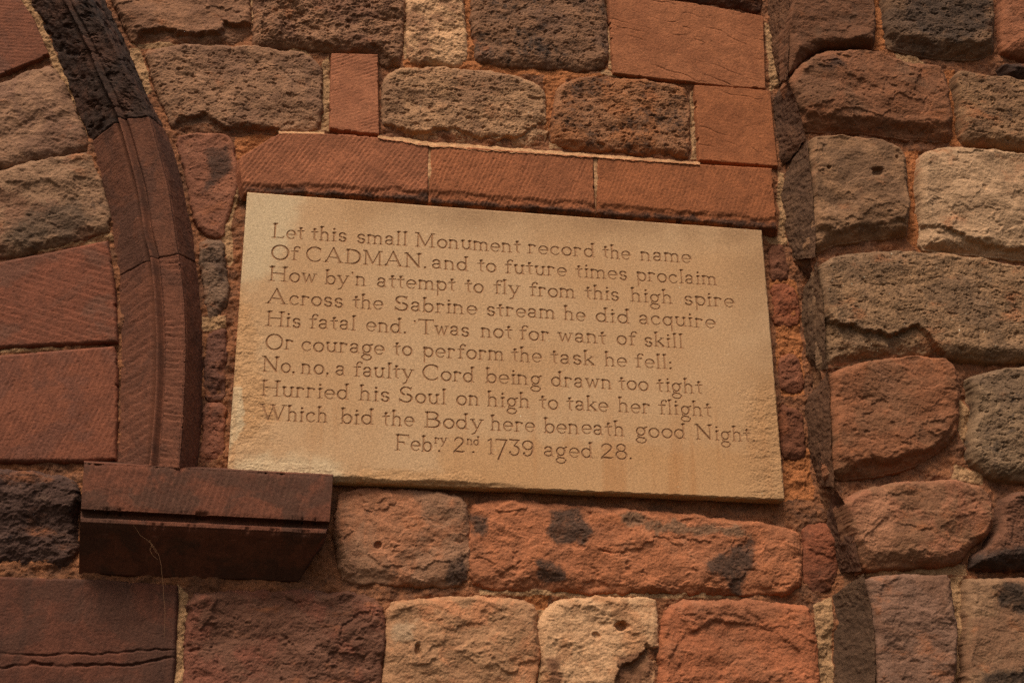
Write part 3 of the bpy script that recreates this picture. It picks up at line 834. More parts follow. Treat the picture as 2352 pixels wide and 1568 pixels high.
# ------------------------------------------------------------------ the lintel course over the tablet
lintel = thing("lintel", "red tooled three-block lintel course directly above the inscribed tablet", "lintel", (0.55, -0.02, 1.70))
LD = 0.030
LT = [(76, 0.0125, 0.0026)]
LIN = dict(parent=lintel, y0=LD, H=0.010, w=0.006, bottom=(0.0045, 0.032))
for o_, c_, lab in (
        ([(640, 306), (740, 308), (830, 312), (985, 334), (984, 400), (982, 462), (830, 450), (700, 445), (562, 442), (556, 425), (550, 390), (552, 362)], (150, 84, 54), "left lintel block with a sloping left end and strong tool marks"),
        ([(990, 335), (1100, 341), (1230, 351), (1363, 361), (1364, 430), (1367, 490), (1240, 480), (1100, 471), (986, 463), (987, 400)], (150, 82, 48), None),
        ([(1372, 362), (1500, 371), (1606, 378), (1772, 388), (1778, 450), (1786, 524), (1640, 513), (1500, 501), (1373, 491), (1371, 420)], (148, 80, 44), "right lintel block, smoother than the others")):
    MAIN_OUTLINES.append(None)
    stone("lintel_block", o_, 'ashlar', stone_mat(c_, np.array(c_) * 0.92, (58, 38, 30), alt_amt=0.45, dark_amt=0.12, grain=0.3,
          patch=(62, 40, 30)), label=lab, tool=[(58 if "left" in (lab or "") else 68, 0.0105, 0.0017 if "smoother" not in (lab or "") else 0.0009)],
          patch=[([(o_[0][0] - 80, 424), (o_[3][0], 446), (o_[3][0], 462 if lab and "left" in lab else 480), (o_[0][0] - 80, 440)], 0.010)]
          if lab and "left" in lab else [([(990, 452), (1368, 480), (1368, 492), (990, 464)], 0.008), ([(1373, 478), (1786, 508), (1786, 526), (1373, 492)], 0.010)], **LIN)
    MAIN_OUTLINES.pop(-2) if MAIN_OUTLINES[-2] is None else None
PALE_M = stone_mat((172, 132, 92), (152, 108, 72), (100, 68, 48), dark_amt=0.15, grain=0.4, bump=0.8)
ruled("mortar_fillet", [(868, 309, 0.0), (1000, 327, 0.0), (1200, 341, 0.0), (1400, 357, 0.0), (1608, 373, 0.0)],
      [(868, 319, 0.042), (1000, 337, 0.042), (1200, 351, 0.042), (1400, 365, 0.042), (1608, 379, 0.042)], lintel, PALE_M, 320, 0.004, label="pale mortar fillet along the top of the lintel", edge=0.004)
ruled("mortar_fillet", [(745, 304, 0.0), (640, 300, 0.0)], [(745, 309, 0.040), (640, 306, 0.040)], lintel, PALE_M, 321, 0.003, edge=0.003)
for xa, ya, xb, yb in ((985, 334, 984, 464), (1365, 361, 1369, 491)):
    ruled("mortar_joint", [(xa - 2, ya, LD + 0.005), ((xa + xb) / 2 - 2, (ya + yb) / 2, LD + 0.007), (xb - 2, yb, LD - 0.006)],
          [(xa + 8, ya, LD + 0.005), ((xa + xb) / 2 + 7, (ya + yb) / 2, LD + 0.007), (xb + 4, yb, LD - 0.006)], lintel, PALE_M, xa, 0.003)

# ------------------------------------------------------------------ hood mould of the arch
hood = thing("hood_mould", "dark red curved moulding round the arch at the left", "arch moulding", (-0.25, -0.03, 0.95))
LINE_L = [(20, -110), (66, 0), (105, 70), (147, 168), (189, 280), (210, 325), (227, 402), (252, 489), (260, 545), (269, 599), (273, 634), (276, 687), (280, 792), (277, 896), (273, 984), (268, 1075)]
LINE_G = [(105, -110), (150, 0), (196, 87), (241, 196), (265, 245), (276, 272), (297, 343), (322, 437), (337, 545), (348, 578), (351, 592), (360, 687), (365, 791), (363, 896), (357, 984), (348, 1075)]
LINE_A = [(150, -110), (205, 0), (255, 85), (305, 185), (330, 238), (343, 266), (364, 343), (385, 420), (399, 507), (406, 566), (411, 582), (423, 687), (427, 791), (424, 880), (420, 966), (412, 1075)]
LINE_R = [(185, -110), (245, 0), (280, 80), (318, 165), (352, 246), (381, 297), (402, 350), (420, 412), (436, 500), (449, 575), (452, 603), (461, 687), (468, 774), (468, 861), (465, 966), (457, 1075)]
DL, DG, DA, DR = 0.002, 0.082, 0.108, -0.006


def even_curve(p, i0, i1, n):
    """n points between stations i0 and i1 of a line, rounded off, evenly spaced"""
    p = np.asarray(p, float)
    t = np.concatenate([[0], np.cumsum(np.linalg.norm(np.diff(p, axis=0), axis=1))])
    d = np.arange(-80.0, t[-1] + 81.0)
    q = np.stack([np.interp(d, t, p[:, k]) for k in (0, 1)], 1)
    for e, s in ((d < 0, 0), (d > t[-1], -1)):
        v = (p[1] - p[0]) / (t[1] - t[0]) if s == 0 else (p[-1] - p[-2]) / (t[-1] - t[-2])
        q[e] = p[s] + v * (d[e] - (0 if s == 0 else t[-1]))[:, None]
    ker = np.hanning(91); ker /= ker.sum()
    q = np.stack([np.convolve(np.pad(q[:, k], 45, mode='edge'), ker, 'valid') for k in (0, 1)], 1)
    s = np.linspace(t[i0], t[i1], n)
    return np.stack([np.interp(s, d, q[:, k]) for k in (0, 1)], 1)


def mould_stone(i0, i1, mat, seed, rough_amp, tools, label):
    """one curved block of the mould between stations i0 and i1 of the four lines"""
    n = 420
    lines = []
    for ln, dep in ((LINE_L, DL), (LINE_G, DG), (LINE_A, DA), (LINE_R, DR)):
        pts = even_curve(ln, i0, i1, n)
        lines.append(ray_hit(pts, dep))
    L, G, A, R = lines
    ks = (44, 44, 36)
    P, S = [], []
    for (a, b), k in zip(((L, G), (G, A), (A, R)), ks):
        t = np.linspace(0, 1, k + 1)[:k] if b is not R else np.linspace(0, 1, k)
        P.append(a[:, None, :] * (1 - t)[None, :, None] + b[:, None, :] * t[None, :, None])
        S.append(t + len(S))
    P = np.concatenate(P, 1); S = np.concatenate(S)[None, :] + np.zeros((n, 1))
    U = np.cumsum(np.linalg.norm(np.diff(P, axis=1, prepend=P[:, :1]), axis=2), 1).astype(np.float32)
    V = np.cumsum(np.linalg.norm(np.diff(P[:, 60:61], axis=0, prepend=P[:1, 60:61]), axis=2), 0).astype(np.float32) + np.zeros_like(U)
    out = np.zeros_like(U)
    soft = 1 - 0.35 * (rough_amp > 0.003)
    out -= soft * 0.017 * np.exp(-((S - 0.89) / 0.06) ** 2)                # quirk beside the roll
    out += soft * 0.009 * np.exp(-((S - 1.00) / 0.040) ** 2)                # the thin roll
    out -= soft * 0.011 * np.exp(-((S - 1.14) / 0.07) ** 2)
    out -= 0.005 * np.sin(np.clip(S - 1.15, 0, 0.85) / 0.85 * np.pi) * (S < 2)   # shallow hollow
    out -= 0.006 * np.exp(-((S - 2.0) / 0.05) ** 2) * (1 if rough_amp < 0.003 else 2.5)   # softened arris
    out += rough_amp * (fbm(U, V, 0.05, 5, seed) + 0.5 * fbm(U, V, 0.02, 4, seed + 1))
    if rough_amp > 0.003:
        out -= 0.006 * smooth(0.1, 0.5, fbm(U / 1.2, V, 0.035, 5, seed + 2, 0.6))
    out += 0.0006 * fbm(U, V, 0.006, 3, seed + 3)
    for (sa, sb, ang, per, amp) in tools:
        mk = smooth(sa - 0.02, sa + 0.04, S) * smooth(sb + 0.02, sb - 0.04, S)
        out += mk * tooling(U, -V, ang, per, amp, seed + sa)
    end = np.minimum(np.arange(n), np.arange(n)[::-1])[:, None] * (V[-1, 0] / n)
    out -= 0.0025 * np.clip(1 - (end + 0.001 * fbm(U, V, 0.02, 3, seed + 6)) / 0.003, 0, 1)
    du = np.gradient(P, axis=1); dv = np.gradient(P, axis=0)
    nr = np.cross(du, dv); nr /= np.linalg.norm(nr, axis=2, keepdims=True) + 1e-12
    nr *= np.where(nr[:, :, 1:2] > 0, -1, 1)
    P = P + nr * out[:, :, None]
    add_grid("mould_stone", P[:, :, 0], P[:, :, 1], P[:, :, 2], hood, mat, None, None, label)


mould_stone(0, 5, stone_mat((56, 39, 31), (74, 46, 34), (33, 27, 25), alt_amt=0.45, dark_amt=0.5, grain=0.5), 601, 0.0038, [],
            "rough blackened upper stone of the mould")
mould_stone(5, 10, stone_mat((104, 59, 41), (84, 50, 37), (50, 36, 31), alt_amt=0.5, dark_amt=0.25, grain=0.28), 602, 0.0011,
            [(0.02, 0.85, 10, 0.02, 0.0006)], "smooth middle stone of the mould")
mould_stone(10, 15, stone_mat((108, 60, 42), (90, 52, 38), (54, 38, 33), alt_amt=0.5, dark_amt=0.2, grain=0.28), 603, 0.0010,
            [(0.02, 0.85, 20, 0.022, 0.0018), (1.14, 1.97, -8, 0.014, 0.0024), (2.05, 2.95, -40, 0.016, 0.0014)], "lowest stone of the mould with chisel ridges")

# ------------------------------------------------------------------ ledge block at the foot of the mould
ledge = thing("ledge_block", "dark red moulded ledge block at the foot of the arch moulding, overlapping the tablet's corner", "ledge", (-0.1, -0.05, 0.80))
PROFILE = [   # left (px, py), right (px, py), depth
    ((193, 1057), (766, 1087), -0.004), ((193, 1062), (765, 1092), 0.100), ((186, 1168), (757, 1197), 0.112),
    ((186, 1171), (756, 1200), 0.094), ((185, 1186), (752, 1212), 0.092), ((185, 1189), (751, 1216), 0.104), ((185, 1197), (748, 1224), 0.106),
    ((183, 1225), (733, 1249), 0.082), ((181, 1316), (684, 1334), 0.006), ((181, 1320), (682, 1337), -0.004)]
pl = ray_hit([p[0] for p in PROFILE], [p[2] for p in PROFILE]); pr = ray_hit([p[1] for p in PROFILE], [p[2] for p in PROFILE])
nu = 380
segs = np.maximum(3, (np.linalg.norm(np.diff(pl, axis=0), axis=1) / 0.0018).astype(int))
rows_l, rows_r, rid = [], [], []
for i, k in enumerate(segs):
    t = np.linspace(0, 1, k, endpoint=(i == len(segs) - 1))[:, None]
    rows_l.append(pl[i] * (1 - t) + pl[i + 1] * t); rows_r.append(pr[i] * (1 - t) + pr[i + 1] * t); rid.append(np.full(k, i) + t[:, 0] * 0)
rows_l, rows_r, rid = np.concatenate(rows_l), np.concatenate(rows_r), np.concatenate(rid)
u = np.linspace(0, 1, nu)[None, :, None]
P = rows_l[:, None, :] * (1 - u) + rows_r[:, None, :] * u
gx, gz = P[:, :, 0].astype(np.float32), (P[:, :, 2] + P[:, :, 1]).astype(np.float32)
dsp = 0.0012 * fbm(gx, gz, 0.05, 4, 700) + 0.0005 * fbm(gx, gz, 0.006, 3, 701)
face = (rid == 1)[:, None]
dsp = dsp + np.where(face, tooling(gx, gz, 80, 0.0135, 0.0016, 703), 0) + np.where((rid >= 7)[:, None], 0.0025 * fbm(gx, gz, 0.03, 5, 705), 0)
P[:, :, 1] -= dsp
P[:, :, 2] += 0.0012 * fbm(gx, gx * 0, 0.02, 4, 707) * smooth(0.3, 1.0, u[:, :, 0]) * (rid <= 1)[:, None] * (rid[:, None] == 1) * smooth(0.02, 0.0, (rows_l[len(rid[rid < 1])][2] - rows_l[:, 2]))[:, None]
zrow = P[:, :, 2]
for zi, yi in ((1, 0.006), (2, 0.007), (6, 0.006)):                     # worn, chipped arrises
    za = zrow[int(np.searchsorted(rid, zi))][None, :]
    near = np.exp(-((zrow - za) / 0.006) ** 2) * (rid >= 1)[:, None]
    P[:, :, 1] += yi * near * smooth(0.12, 0.5, fbm(gx, gx * 0 + zi, 0.045, 5, 711 + zi, 0.65)) + 0.0015 * near
end = P[:, -1:, :]
back = end.copy(); back[:, :, 1] = 0.004
tt = np.linspace(0, 1, 40)[None, 1:, None]
cap = end * (1 - tt) + back * tt
cap[:, :, 0] += 0.002 * fbm(cap[:, :, 1], cap[:, :, 2], 0.03, 4, 709)
P = np.concatenate([P, cap], 1)
add_grid("ledge_stone", P[:, :, 0], P[:, :, 1], P[:, :, 2], ledge,
         stone_mat((104, 55, 38), (78, 48, 36), (54, 38, 31), alt_amt=0.6, dark_amt=0.2, grain=0.3), None, None, None)

# ------------------------------------------------------------------ inscribed tablet
tablet = thing("memorial_tablet", "pale buff stone tablet carved with a ten-line verse to a fallen flyer", "memorial tablet", (0.55, 0.0, 0.95))
TD = 0.036
TQ = ray_hit([(567, 447), (1750, 522), (1803, 1145), (521, 1096)], TD)      # tl, tr, br, bl
x0t, x1t = TQ[[0, 3], 0].mean(), TQ[[1, 2], 0].mean()
z1t, z0t = TQ[[0, 1], 2].mean(), TQ[[2, 3], 2].mean()


def arc(cx, cy, rx, ry, a0, a1, r0=.075, r1=None, n=14):
    r1 = r0 if r1 is None else r1
    a = np.radians(np.linspace(a0, a1, n + 1)); r = np.linspace(r0, r1, n + 1)
    p = [(cx + rx * math.cos(t), cy + ry * math.sin(t)) for t in a]
    # thick at the sides, thin at top and bottom
    rr = [q * (0.80 + 0.32 * abs(math.cos(t))) for q, t in zip(r, a)]
    return [(p[i][0], p[i][1], rr[i], p[i + 1][0], p[i + 1][1], rr[i + 1]) for i in range(n)]


def seg(x0, y0, x1, y1, r0=.072, r1=None):
    return [(x0, y0, r0, x1, y1, r0 if r1 is None else r1)]


def top(x, y, w=.17):                                   # wedge serif on a stem's head
    return seg(x - w, y - .02, x + w, y + .03, .03, .055) + seg(x, y - .26, x, y - .04, .07, .13) + seg(x - w * .6, y - .05, x + w * .7, y - .02, .06, .07)


def foot(x, y=0., w=.25):
    return seg(x - w, y, x + w, y, .032) + seg(x, y + .14, x, y + .03, .07, .10)


def stem(x, y0, y1, t=True, f=True, w=.17, fw=.25):
    return seg(x, y0, x, y1 - .05, .068) + (top(x, y1, w) if t else []) + (foot(x, y0, fw) if f else [])


def dot(x, y, r=.105):
    return seg(x - .01, y, x + .01, y, r)


def bowl(cx, cy, rx, ry):
    return arc(cx, cy, rx, ry, 0, 360, n=22)


def archf(x0, x1, yt=.98):
    m_, r = (x0 + x1) / 2, (x1 - x0) / 2
    return arc(m_, yt - .36, r, .36, 165, 0, .07) + seg(x1, yt - .36, x1, 0, .068) + foot(x1, 0, .20)


G = {}
G['a'] = (.95, arc(.40, .70, .30, .30, 160, 10, .085, .075) + seg(.70, .74, .70, .12, .07) + arc(.86, .14, .16, .13, 180, 280, .06, .03, 6) + arc(.38, .27, .31, .25, 60, 330, .07) + seg(.50, .49, .70, .62, .06) + dot(.13, .78, .085))
G['b'] = (1.0, stem(.15, 0, 1.6, f=False) + bowl(.54, .48, .40, .48) + seg(-.02, 0, .2, .04, .035, .05))
G['c'] = (.95, arc(.50, .49, .42, .49, 50, 325, .08, .04) + dot(.78, .80, .09))
G['d'] = (1.08, stem(.84, 0, 1.6, f=False) + bowl(.46, .48, .40, .48) + seg(.80, .04, 1.06, -.01, .05, .03))
G['e'] = (.98, arc(.49, .49, .42, .49, 0, 318, .08, .04, 18) + seg(.10, .50, .90, .50, .045))
G['f'] = (.72, seg(.30, 0, .30, 1.22, .068) + arc(.58, 1.22, .28, .32, 180, 60, .07, .06, 8) + dot(.76, 1.42, .085) + seg(-.02, .98, .62, 1.0, .035, .075) + foot(.30, 0, .24))
G['g'] = (1.0, bowl(.45, .55, .36, .43) + seg(.68, .88, .98, 1.02, .05, .08) + seg(.26, .20, .16, .02, .06) + seg(.16, .02, .30, -.10, .07) + seg(.30, -.10, .74, -.16, .07, .065) + arc(.46, -.42, .44, .28, 45, 360 + 20, .06, n=20))
G['h'] = (1.05, stem(.17, 0, 1.6, fw=.20) + archf(.17, .80))
G['i'] = (.46, stem(.22, 0, 1.0, fw=.22) + dot(.22, 1.40))
G['k'] = (1.02, stem(.17, 0, 1.6, fw=.20) + seg(.20, .42, .78, .92, .05) + seg(.60, .98, .95, .98, .035) + seg(.40, .58, .88, .06, .08) + foot(.88, 0, .18))
G['l'] = (.44, stem(.21, 0, 1.6, fw=.22))
G['m'] = (1.55, stem(.15, 0, 1.0, fw=.18) + archf(.15, .75) + archf(.75, 1.34))
G['n'] = (1.05, stem(.15, 0, 1.0, fw=.20) + archf(.15, .80))
G['o'] = (1.0, bowl(.50, .49, .44, .49))
G['p'] = (1.02, stem(.15, -.62, 1.0, f=False) + bowl(.54, .49, .40, .49))
G['q'] = (1.02, seg(.86, -.62, .86, .98, .068) + bowl(.48, .49, .40, .49) + seg(.80, .98, .98, 1.02, .05))
G['r'] = (.80, stem(.17, 0, 1.0, fw=.24) + arc(.46, .62, .28, .36, 165, 60, .07) + dot(.66, .88, .10))
G['s'] = (.82, arc(.40, .73, .28, .26, 40, 250, .075, .085) + arc(.42, .25, .30, .25, 75, -150, .085, .075) + dot(.66, .84, .085) + dot(.14, .17, .085))
G['t'] = (.66, seg(.30, .16, .30, 1.22, .068) + top(.30, 1.30, .14) + arc(.50, .18, .20, .18, 180, 280, .06, .035, 6) + seg(-.06, .90, .20, .94, .03, .06) + seg(.36, .93, .64, .98, .06, .05))
G['u'] = (1.08, top(.15, 1.0) + seg(.17, .95, .17, .36, .068) + arc(.50, .36, .33, .36, 180, 350, .07) + stem(.84, 0, 1.0, f=False) + seg(.82, .04, 1.06, -.01, .05, .03))
G['w'] = (1.40, seg(.14, .96, .42, 0, .085, .06) + seg(.42, 0, .70, .90, .05) + seg(.70, .90, .96, 0, .085, .06) + seg(.96, 0, 1.24, .96, .05) + seg(-.02, 1.0, .32, 1.0, .05) + seg(1.08, 1.0, 1.40, 1.0, .045))
G['y'] = (1.12, seg(.14, .96, .54, .08, .085) + seg(.98, .96, .40, -.42, .055) + seg(.40, -.42, .14, -.56, .06, .05) + seg(-.02, 1.0, .34, 1.0, .055) + seg(.80, 1.0, 1.14, 1.0, .045))
G['L'] = (1.32, seg(.28, 0, .28, 1.6, .075) + top(.28, 1.63, .24) + seg(.0, 0, 1.16, .02, .035, .04) + seg(1.12, .02, 1.24, .20, .05, .03) + seg(.28, .14, .28, 0, .07, .1))
G['O'] = (1.72, bowl(.84, .80, .78, .82))
G['C'] = (1.62, arc(.86, .80, .80, .82, 48, 312, .085, .06, 24) + seg(1.38, 1.42, 1.44, 1.12, .06, .03) + seg(1.38, .2, 1.44, .34, .04, .03))
G['A'] = (1.95, seg(.22, 0, .92, 1.66, .055) + seg(.92, 1.66, 1.66, 0, .085) + seg(.52, .56, 1.34, .56, .05) + foot(.20, 0, .24) + foot(1.68, 0, .30))
G['D'] = (1.66, stem(.28, 0, 1.6, f=False) + arc(.66, .80, .86, .80, -90, 90, .085, n=18) + seg(.06, 0, .70, 0, .05) + seg(.1, 1.6, .70, 1.6, .05))
G['M'] = (2.0, seg(.26, 0, .28, 1.58, .06) + seg(.28, 1.6, .98, .14, .085, .07) + seg(.98, .1, 1.66, 1.6, .055) + seg(1.66, 1.58, 1.70, 0, .075) + seg(.02, 1.6, .36, 1.6, .06) + seg(1.58, 1.6, 1.94, 1.6, .055) + foot(.26, 0, .24) + foot(1.70, 0, .26))
G['N'] = (1.75, seg(.26, 0, .26, 1.58, .06) + seg(.20, 1.6, 1.46, .06, .095) + seg(1.46, .02, 1.46, 1.58, .06) + seg(.0, 1.6, .34, 1.6, .06) + top(1.46, 1.62, .24) + foot(.26, 0, .26))
G['H'] = (1.78, stem(.28, 0, 1.6, w=.26, fw=.30) + stem(1.48, 0, 1.6, w=.26, fw=.30) + seg(.34, .86, 1.42, .86, .05))
G['S'] = (1.35, arc(.66, 1.18, .48, .42, 40, 250, .07, .09) + arc(.66, .42, .54, .42, 75, -150, .095, .07) + seg(1.02, 1.45, 1.18, 1.62, .05, .03) + seg(1.08, 1.30, 1.18, 1.62, .05, .03) + seg(.16, .20, .06, 0, .06, .03) + seg(.06, .0, .08, .34, .03, .05))
G['T'] = (1.50, seg(.76, 0, .76, 1.6, .08) + seg(.04, 1.58, 1.50, 1.58, .06) + seg(.04, 1.6, -.02, 1.36, .05, .03) + seg(1.50, 1.6, 1.54, 1.36, .05, .03) + foot(.76, 0, .28))
G['W'] = (2.5, seg(.22, 1.6, .86, 0, .09, .07) + seg(.86, 0, 1.34, 1.5, .055) + seg(1.22, 1.6, 1.80, 0, .09, .07) + seg(1.80, 0, 2.36, 1.6, .055) + seg(.0, 1.6, .44, 1.6, .055) + seg(1.0, 1.6, 1.46, 1.6, .055) + seg(2.14, 1.6, 2.56, 1.6, .05))
G['B'] = (1.48, stem(.28, 0, 1.6, f=False) + arc(.72, 1.22, .48, .38, -90, 90, .08) + arc(.76, .42, .60, .42, -90, 90, .085) + seg(.06, 0, .80, 0, .05) + seg(.10, 1.6, .74, 1.6, .06) + seg(.28, .84, .78, .84, .05))
G['F'] = (1.40, stem(.28, 0, 1.6) + seg(.10, 1.6, 1.34, 1.58, .06) + seg(1.34, 1.6, 1.40, 1.30, .05, .03) + seg(.28, .84, .86, .84, .06) + seg(.86, .84, .98, .58, .07, .03))
G['1'] = (.66, stem(.38, 0, 1.56, t=False, fw=.28) + seg(.08, 1.38, .38, 1.60, .07, .05))
G['2'] = (1.25, arc(.62, 1.14, .46, .42, 170, -20, .06, .085) + seg(1.04, 1.0, .08, .06, .085, .06) + seg(.04, -.08, .30, .10, .04, .08) + seg(.30, .10, 1.0, .06, .085) + seg(1.0, .06, 1.22, .16, .08, .04))
G['3'] = (1.20, seg(.12, 1.56, 1.06, 1.54, .075) + seg(1.04, 1.54, .56, .92, .06) + arc(.56, .40, .50, .50, 88, -150, .085, .07) + dot(.14, .22, .10))
G['7'] = (1.15, seg(.08, 1.56, 1.16, 1.54, .075) + seg(1.14, 1.54, .30, -.55, .075, .10) + seg(.08, 1.56, .02, 1.36, .05, .04))
G['9'] = (1.25, bowl(.62, 1.08, .50, .46) + arc(.55, .72, .58, .78, 20, -130, .09, .07) + dot(.24, .22, .10))
G['8'] = (1.20, bowl(.60, 1.18, .40, .38) + bowl(.60, .40, .50, .42))
G['.'] = (.34, dot(.16, .06))
G[','] = (.40, dot(.18, .08) + seg(.20, .02, .10, -.24, .07, .03))
G["'"] = (.34, dot(.14, 1.42, .085) + seg(.15, 1.38, .19, 1.16, .06, .03))
G[':'] = (.34, dot(.16, .08) + dot(.16, .72))

R1, R2, R3, R4, R5, R6 = (584.8, 487.3), (950.3, 511.7), (1315.8, 536.1), (584.8, 767.6), (950.3, 779.8), (1315.8, 779.8)
K = 0.2098
r1 = lambda x: R1[0] + K * x
r2 = lambda x: R2[0] + K * x
r3 = lambda x: R3[0] + K * x
# each line: (start of base line), (end of base line), then words with where they start and stop
VERSE = [
    ((623.6, 545.0), (1588.5, 604.3), [("Let", r1(185), r1(540)), ("this", r1(620), r1(1005)), ("small", r1(1120), r1(1670)), ("Monument", r2(18), r2(1170)), ("record", r2(1255), r2(1985)), ("the", r3(328), r3(630)), ("name", r3(745), r3(1300))]),
    ((622.6, 594.3), (1647.3, 655.3), [("Of", r1(180), r1(480)), ("CADMAN.", r1(565), r1(1885)), ("and", r2(200), r2(605)), ("to", r2(705), r2(905)), ("future", r2(1000), r2(1675)), ("times", r3(35), r3(600)), ("proclaim", r3(700), r3(1580))]),
    ((616.3, 643.6), (1687.6, 705.6), [("How", r1(150), r1(678)), ("by'n", r1(775), r1(1225)), ("attempt", r1(1340), r1(2200)), ("to", r2(568), r2(765)), ("fly", r2(875), r2(1165)), ("from", r2(1268), r2(1770)), ("this", r3(135), r3(512)), ("high", r3(640), r3(1098)), ("spire", r3(1222), r3(1772))]),
    ((611.0, 696.0), (1644.0, 753.2), [("Across", r1(125), r1(968)), ("the", r1(1073), r1(1408)), ("Sabrine", r1(1530), r2(690)), ("stream", r2(800), r2(1550)), ("he", r2(1645), r2(1880)), ("did", r3(255), r3(628)), ("acquire", r3(725), r3(1565))]),
    ((609.6, 747.5), (1570.0, 798.8), [("His", r1(118), r1(503)), ("fatal", r1(597), r1(1108)), ("end.", r1(1220), r1(1668)), ("'Twas", r2(-7), r2(610)), ("not", r2(738), r2(1078)), ("for", r2(1160), r2(1485)), ("want", r2(1580), r3(370)), ("of", r3(485), r3(695)), ("skill", r3(785), r3(1212))]),
    ((609.6, 799.9), (1544.5, 847.4), [("Or", r1(118), r1(420)), ("courage", r1(508), r1(1425)), ("to", r1(1525), r1(1725)), ("perform", r2(103), r2(988)), ("the", r2(1075), r2(1405)), ("task", r2(1508), r2(1985)), ("he", r3(352), r3(600)), ("fell:", r3(685), r3(1090))]),
    ((601.6, 852.6), (1614.8, 903.6), [("No,", r1(80), r1(450)), ("no,", r1(510), r1(820)), ("a", r1(887), r1(998)), ("faulty", r1(1085), r1(1735)), ("Cord", r2(95), r2(668)), ("being", r2(788), r2(1400)), ("drawn", r2(1508), r2(2175)), ("too", r3(505), r3(832)), ("tight", r3(925), r3(1425))]),
    ((597.8, 907.7), (1635.1, 956.0), [("Hurried", r1(62), r1(1030)), ("his", r1(1150), r1(1475)), ("Soul", r1(1580), r1(2095)), ("on", r2(468), r2(722)), ("high", r2(808), r2(1278)), ("to", r2(1380), r2(1583)), ("take", r2(1680), r2(2135)), ("her", r3(500), r3(850)), ("flight", r3(942), r3(1522))]),
    ((595.3, 963.1), (1736.4, 1014.4), [("Which", r1(50), r1(805)), ("bid", r1(942), r1(1305)), ("the", r1(1405), r1(1748)), ("Body", r2(115), r2(760)), ("here", r2(842), r2(1330)), ("beneath", r2(1428), r3(570)), ("good", r3(690), r3(1243)), ("Night.", r3(1350), r3(2005))]),
    ((906.8, 1033.0), (1453.0, 1054.6), [("Feb", r1(1535), r1(1940)), ("^ry", r1(1970), r1(2105)), (".", r1(2005), r1(2035)), ("2", r2(435), r2(562)), ("^nd", r2(585), r2(722)), (".", r2(638), r2(670)), ("1739", r2(808), r2(1322)), ("aged", r2(1428), r2(1965)), ("28.", r2(2045), r3(655))]),
]
s_ = 0.00092
nx, nz = int((x1t - x0t) / s_), int((z1t - z0t) / s_)
xs = np.linspace(x0t, x1t, nx).astype(np.float32); zs = np.linspace(z0t, z1t, nz).astype(np.float32)
X, Z = np.meshgrid(xs, zs)
cut = np.zeros(X.shape, np.float32)
line_id = np.full(X.shape, -1, np.int16)
XH = 0.0230                                             # height of the small letters, metres
jit = np.random.RandomState(3)
for li, (pa, pb, words) in enumerate(VERSE):
    a, b = ray_hit([pa, pb], TD)
    for word, wx0, wx1 in words:
        sup = word.startswith("^"); word = word.lstrip("^")
        ys = np.interp([wx0, wx1], [pa[0], pb[0]], [pa[1], pb[1]])
        w0, w1 = ray_hit([(wx0, ys[0]), (wx1, ys[1])], TD)
        bz0, bz1 = [np.interp(v, [a[0], b[0]], [a[2], b[2]]) for v in (w0[0], w1[0])]
        gap = 0.17
        adv = sum(G[c][0] for c in word) + gap * (len(word) - 1)
        sc = XH * (0.56 if sup else 1.0)
        sx = (w1[0] - w0[0]) / adv
        if word == '.':
            sx = sc
        pen = w0[0]
        for c in word:
            adv_c, strokes = G[c]
            bz = np.interp(pen, [w0[0], w1[0]], [bz0, bz1]) + (sc * 1.55 if sup else 0)
            th = (0.9 if sup else 1.12) * XH
            jx, jz = jit.normal(0, 0.0004), jit.normal(0, 0.0004)
            S_ = [(pen + jx + q[0] * sx, bz + jz + q[1] * sc, q[2] * th, pen + jx + q[3] * sx, bz + jz + q[4] * sc, q[5] * th) for q in strokes]
            arr = np.array(S_)
            i0, i1 = np.searchsorted(xs, [arr[:, [0, 3]].min() - 0.005, arr[:, [0, 3]].max() + 0.005])
            j0, j1 = np.searchsorted(zs, [arr[:, [1, 4]].min() - 0.005, arr[:, [1, 4]].max() + 0.005])
            gx_, gz_ = X[j0:j1, i0:i1], Z[j0:j1, i0:i1]
            D = np.full(gx_.shape, -1.0, np.float32)
            for (ax, az, ra, bx, bz_, rb) in S_:
                dx, dz = bx - ax, bz_ - az
                t = np.clip(((gx_ - ax) * dx + (gz_ - az) * dz) / (dx * dx + dz * dz + 1e-12), 0, 1)
                np.maximum(D, ra + (rb - ra) * t - np.hypot(gx_ - ax - t * dx, gz_ - az - t * dz), out=D)
            sub = cut[j0:j1, i0:i1]
            np.maximum(sub, D, out=sub)
            line_id[j0:j1, i0:i1][D > 0.0001] = li
            pen += (adv_c + gap) * sx
cut = np.clip(cut, 0, 0.0030)
wearm = np.clip(blobs(X, Z, TD, [([(500, 700), (590, 700), (620, 900), (640, 1010), (560, 1040), (800, 1075), (820, 1120), (480, 1110)], 0.03),
                                 ([(1700, 900), (1850, 880), (1850, 1160), (1720, 1160)], 0.04), ([(800, 1080), (1100, 1085), (1100, 1130), (790, 1130)], 0.02)]), 0, 1)
edge_d = np.minimum(np.minimum(X - x0t, x1t - X), np.minimum(Z - z0t, z1t - Z))
left_d = X - x0t + 0.010 * fbm(X, Z, 0.09, 4, 801)
Hh = 0.0008 * fbm(X, Z, 0.25, 2, 800) + 0.00030 * fbm(X, Z, 0.004, 3, 802, 0.75)
Hh = Hh + wearm * (0.0022 * fbm(X / 1.4, Z, 0.030, 5, 803, 0.62) + 0.0007 * fbm(X, Z, 0.006, 3, 804))
low = smooth(z1t - 0.12, z0t + 0.15, Z)
Hh = Hh - 0.016 * low * smooth(0.020, -0.004, left_d) * (0.6 + 0.4 * fbm(X, Z, 0.05, 4, 805))
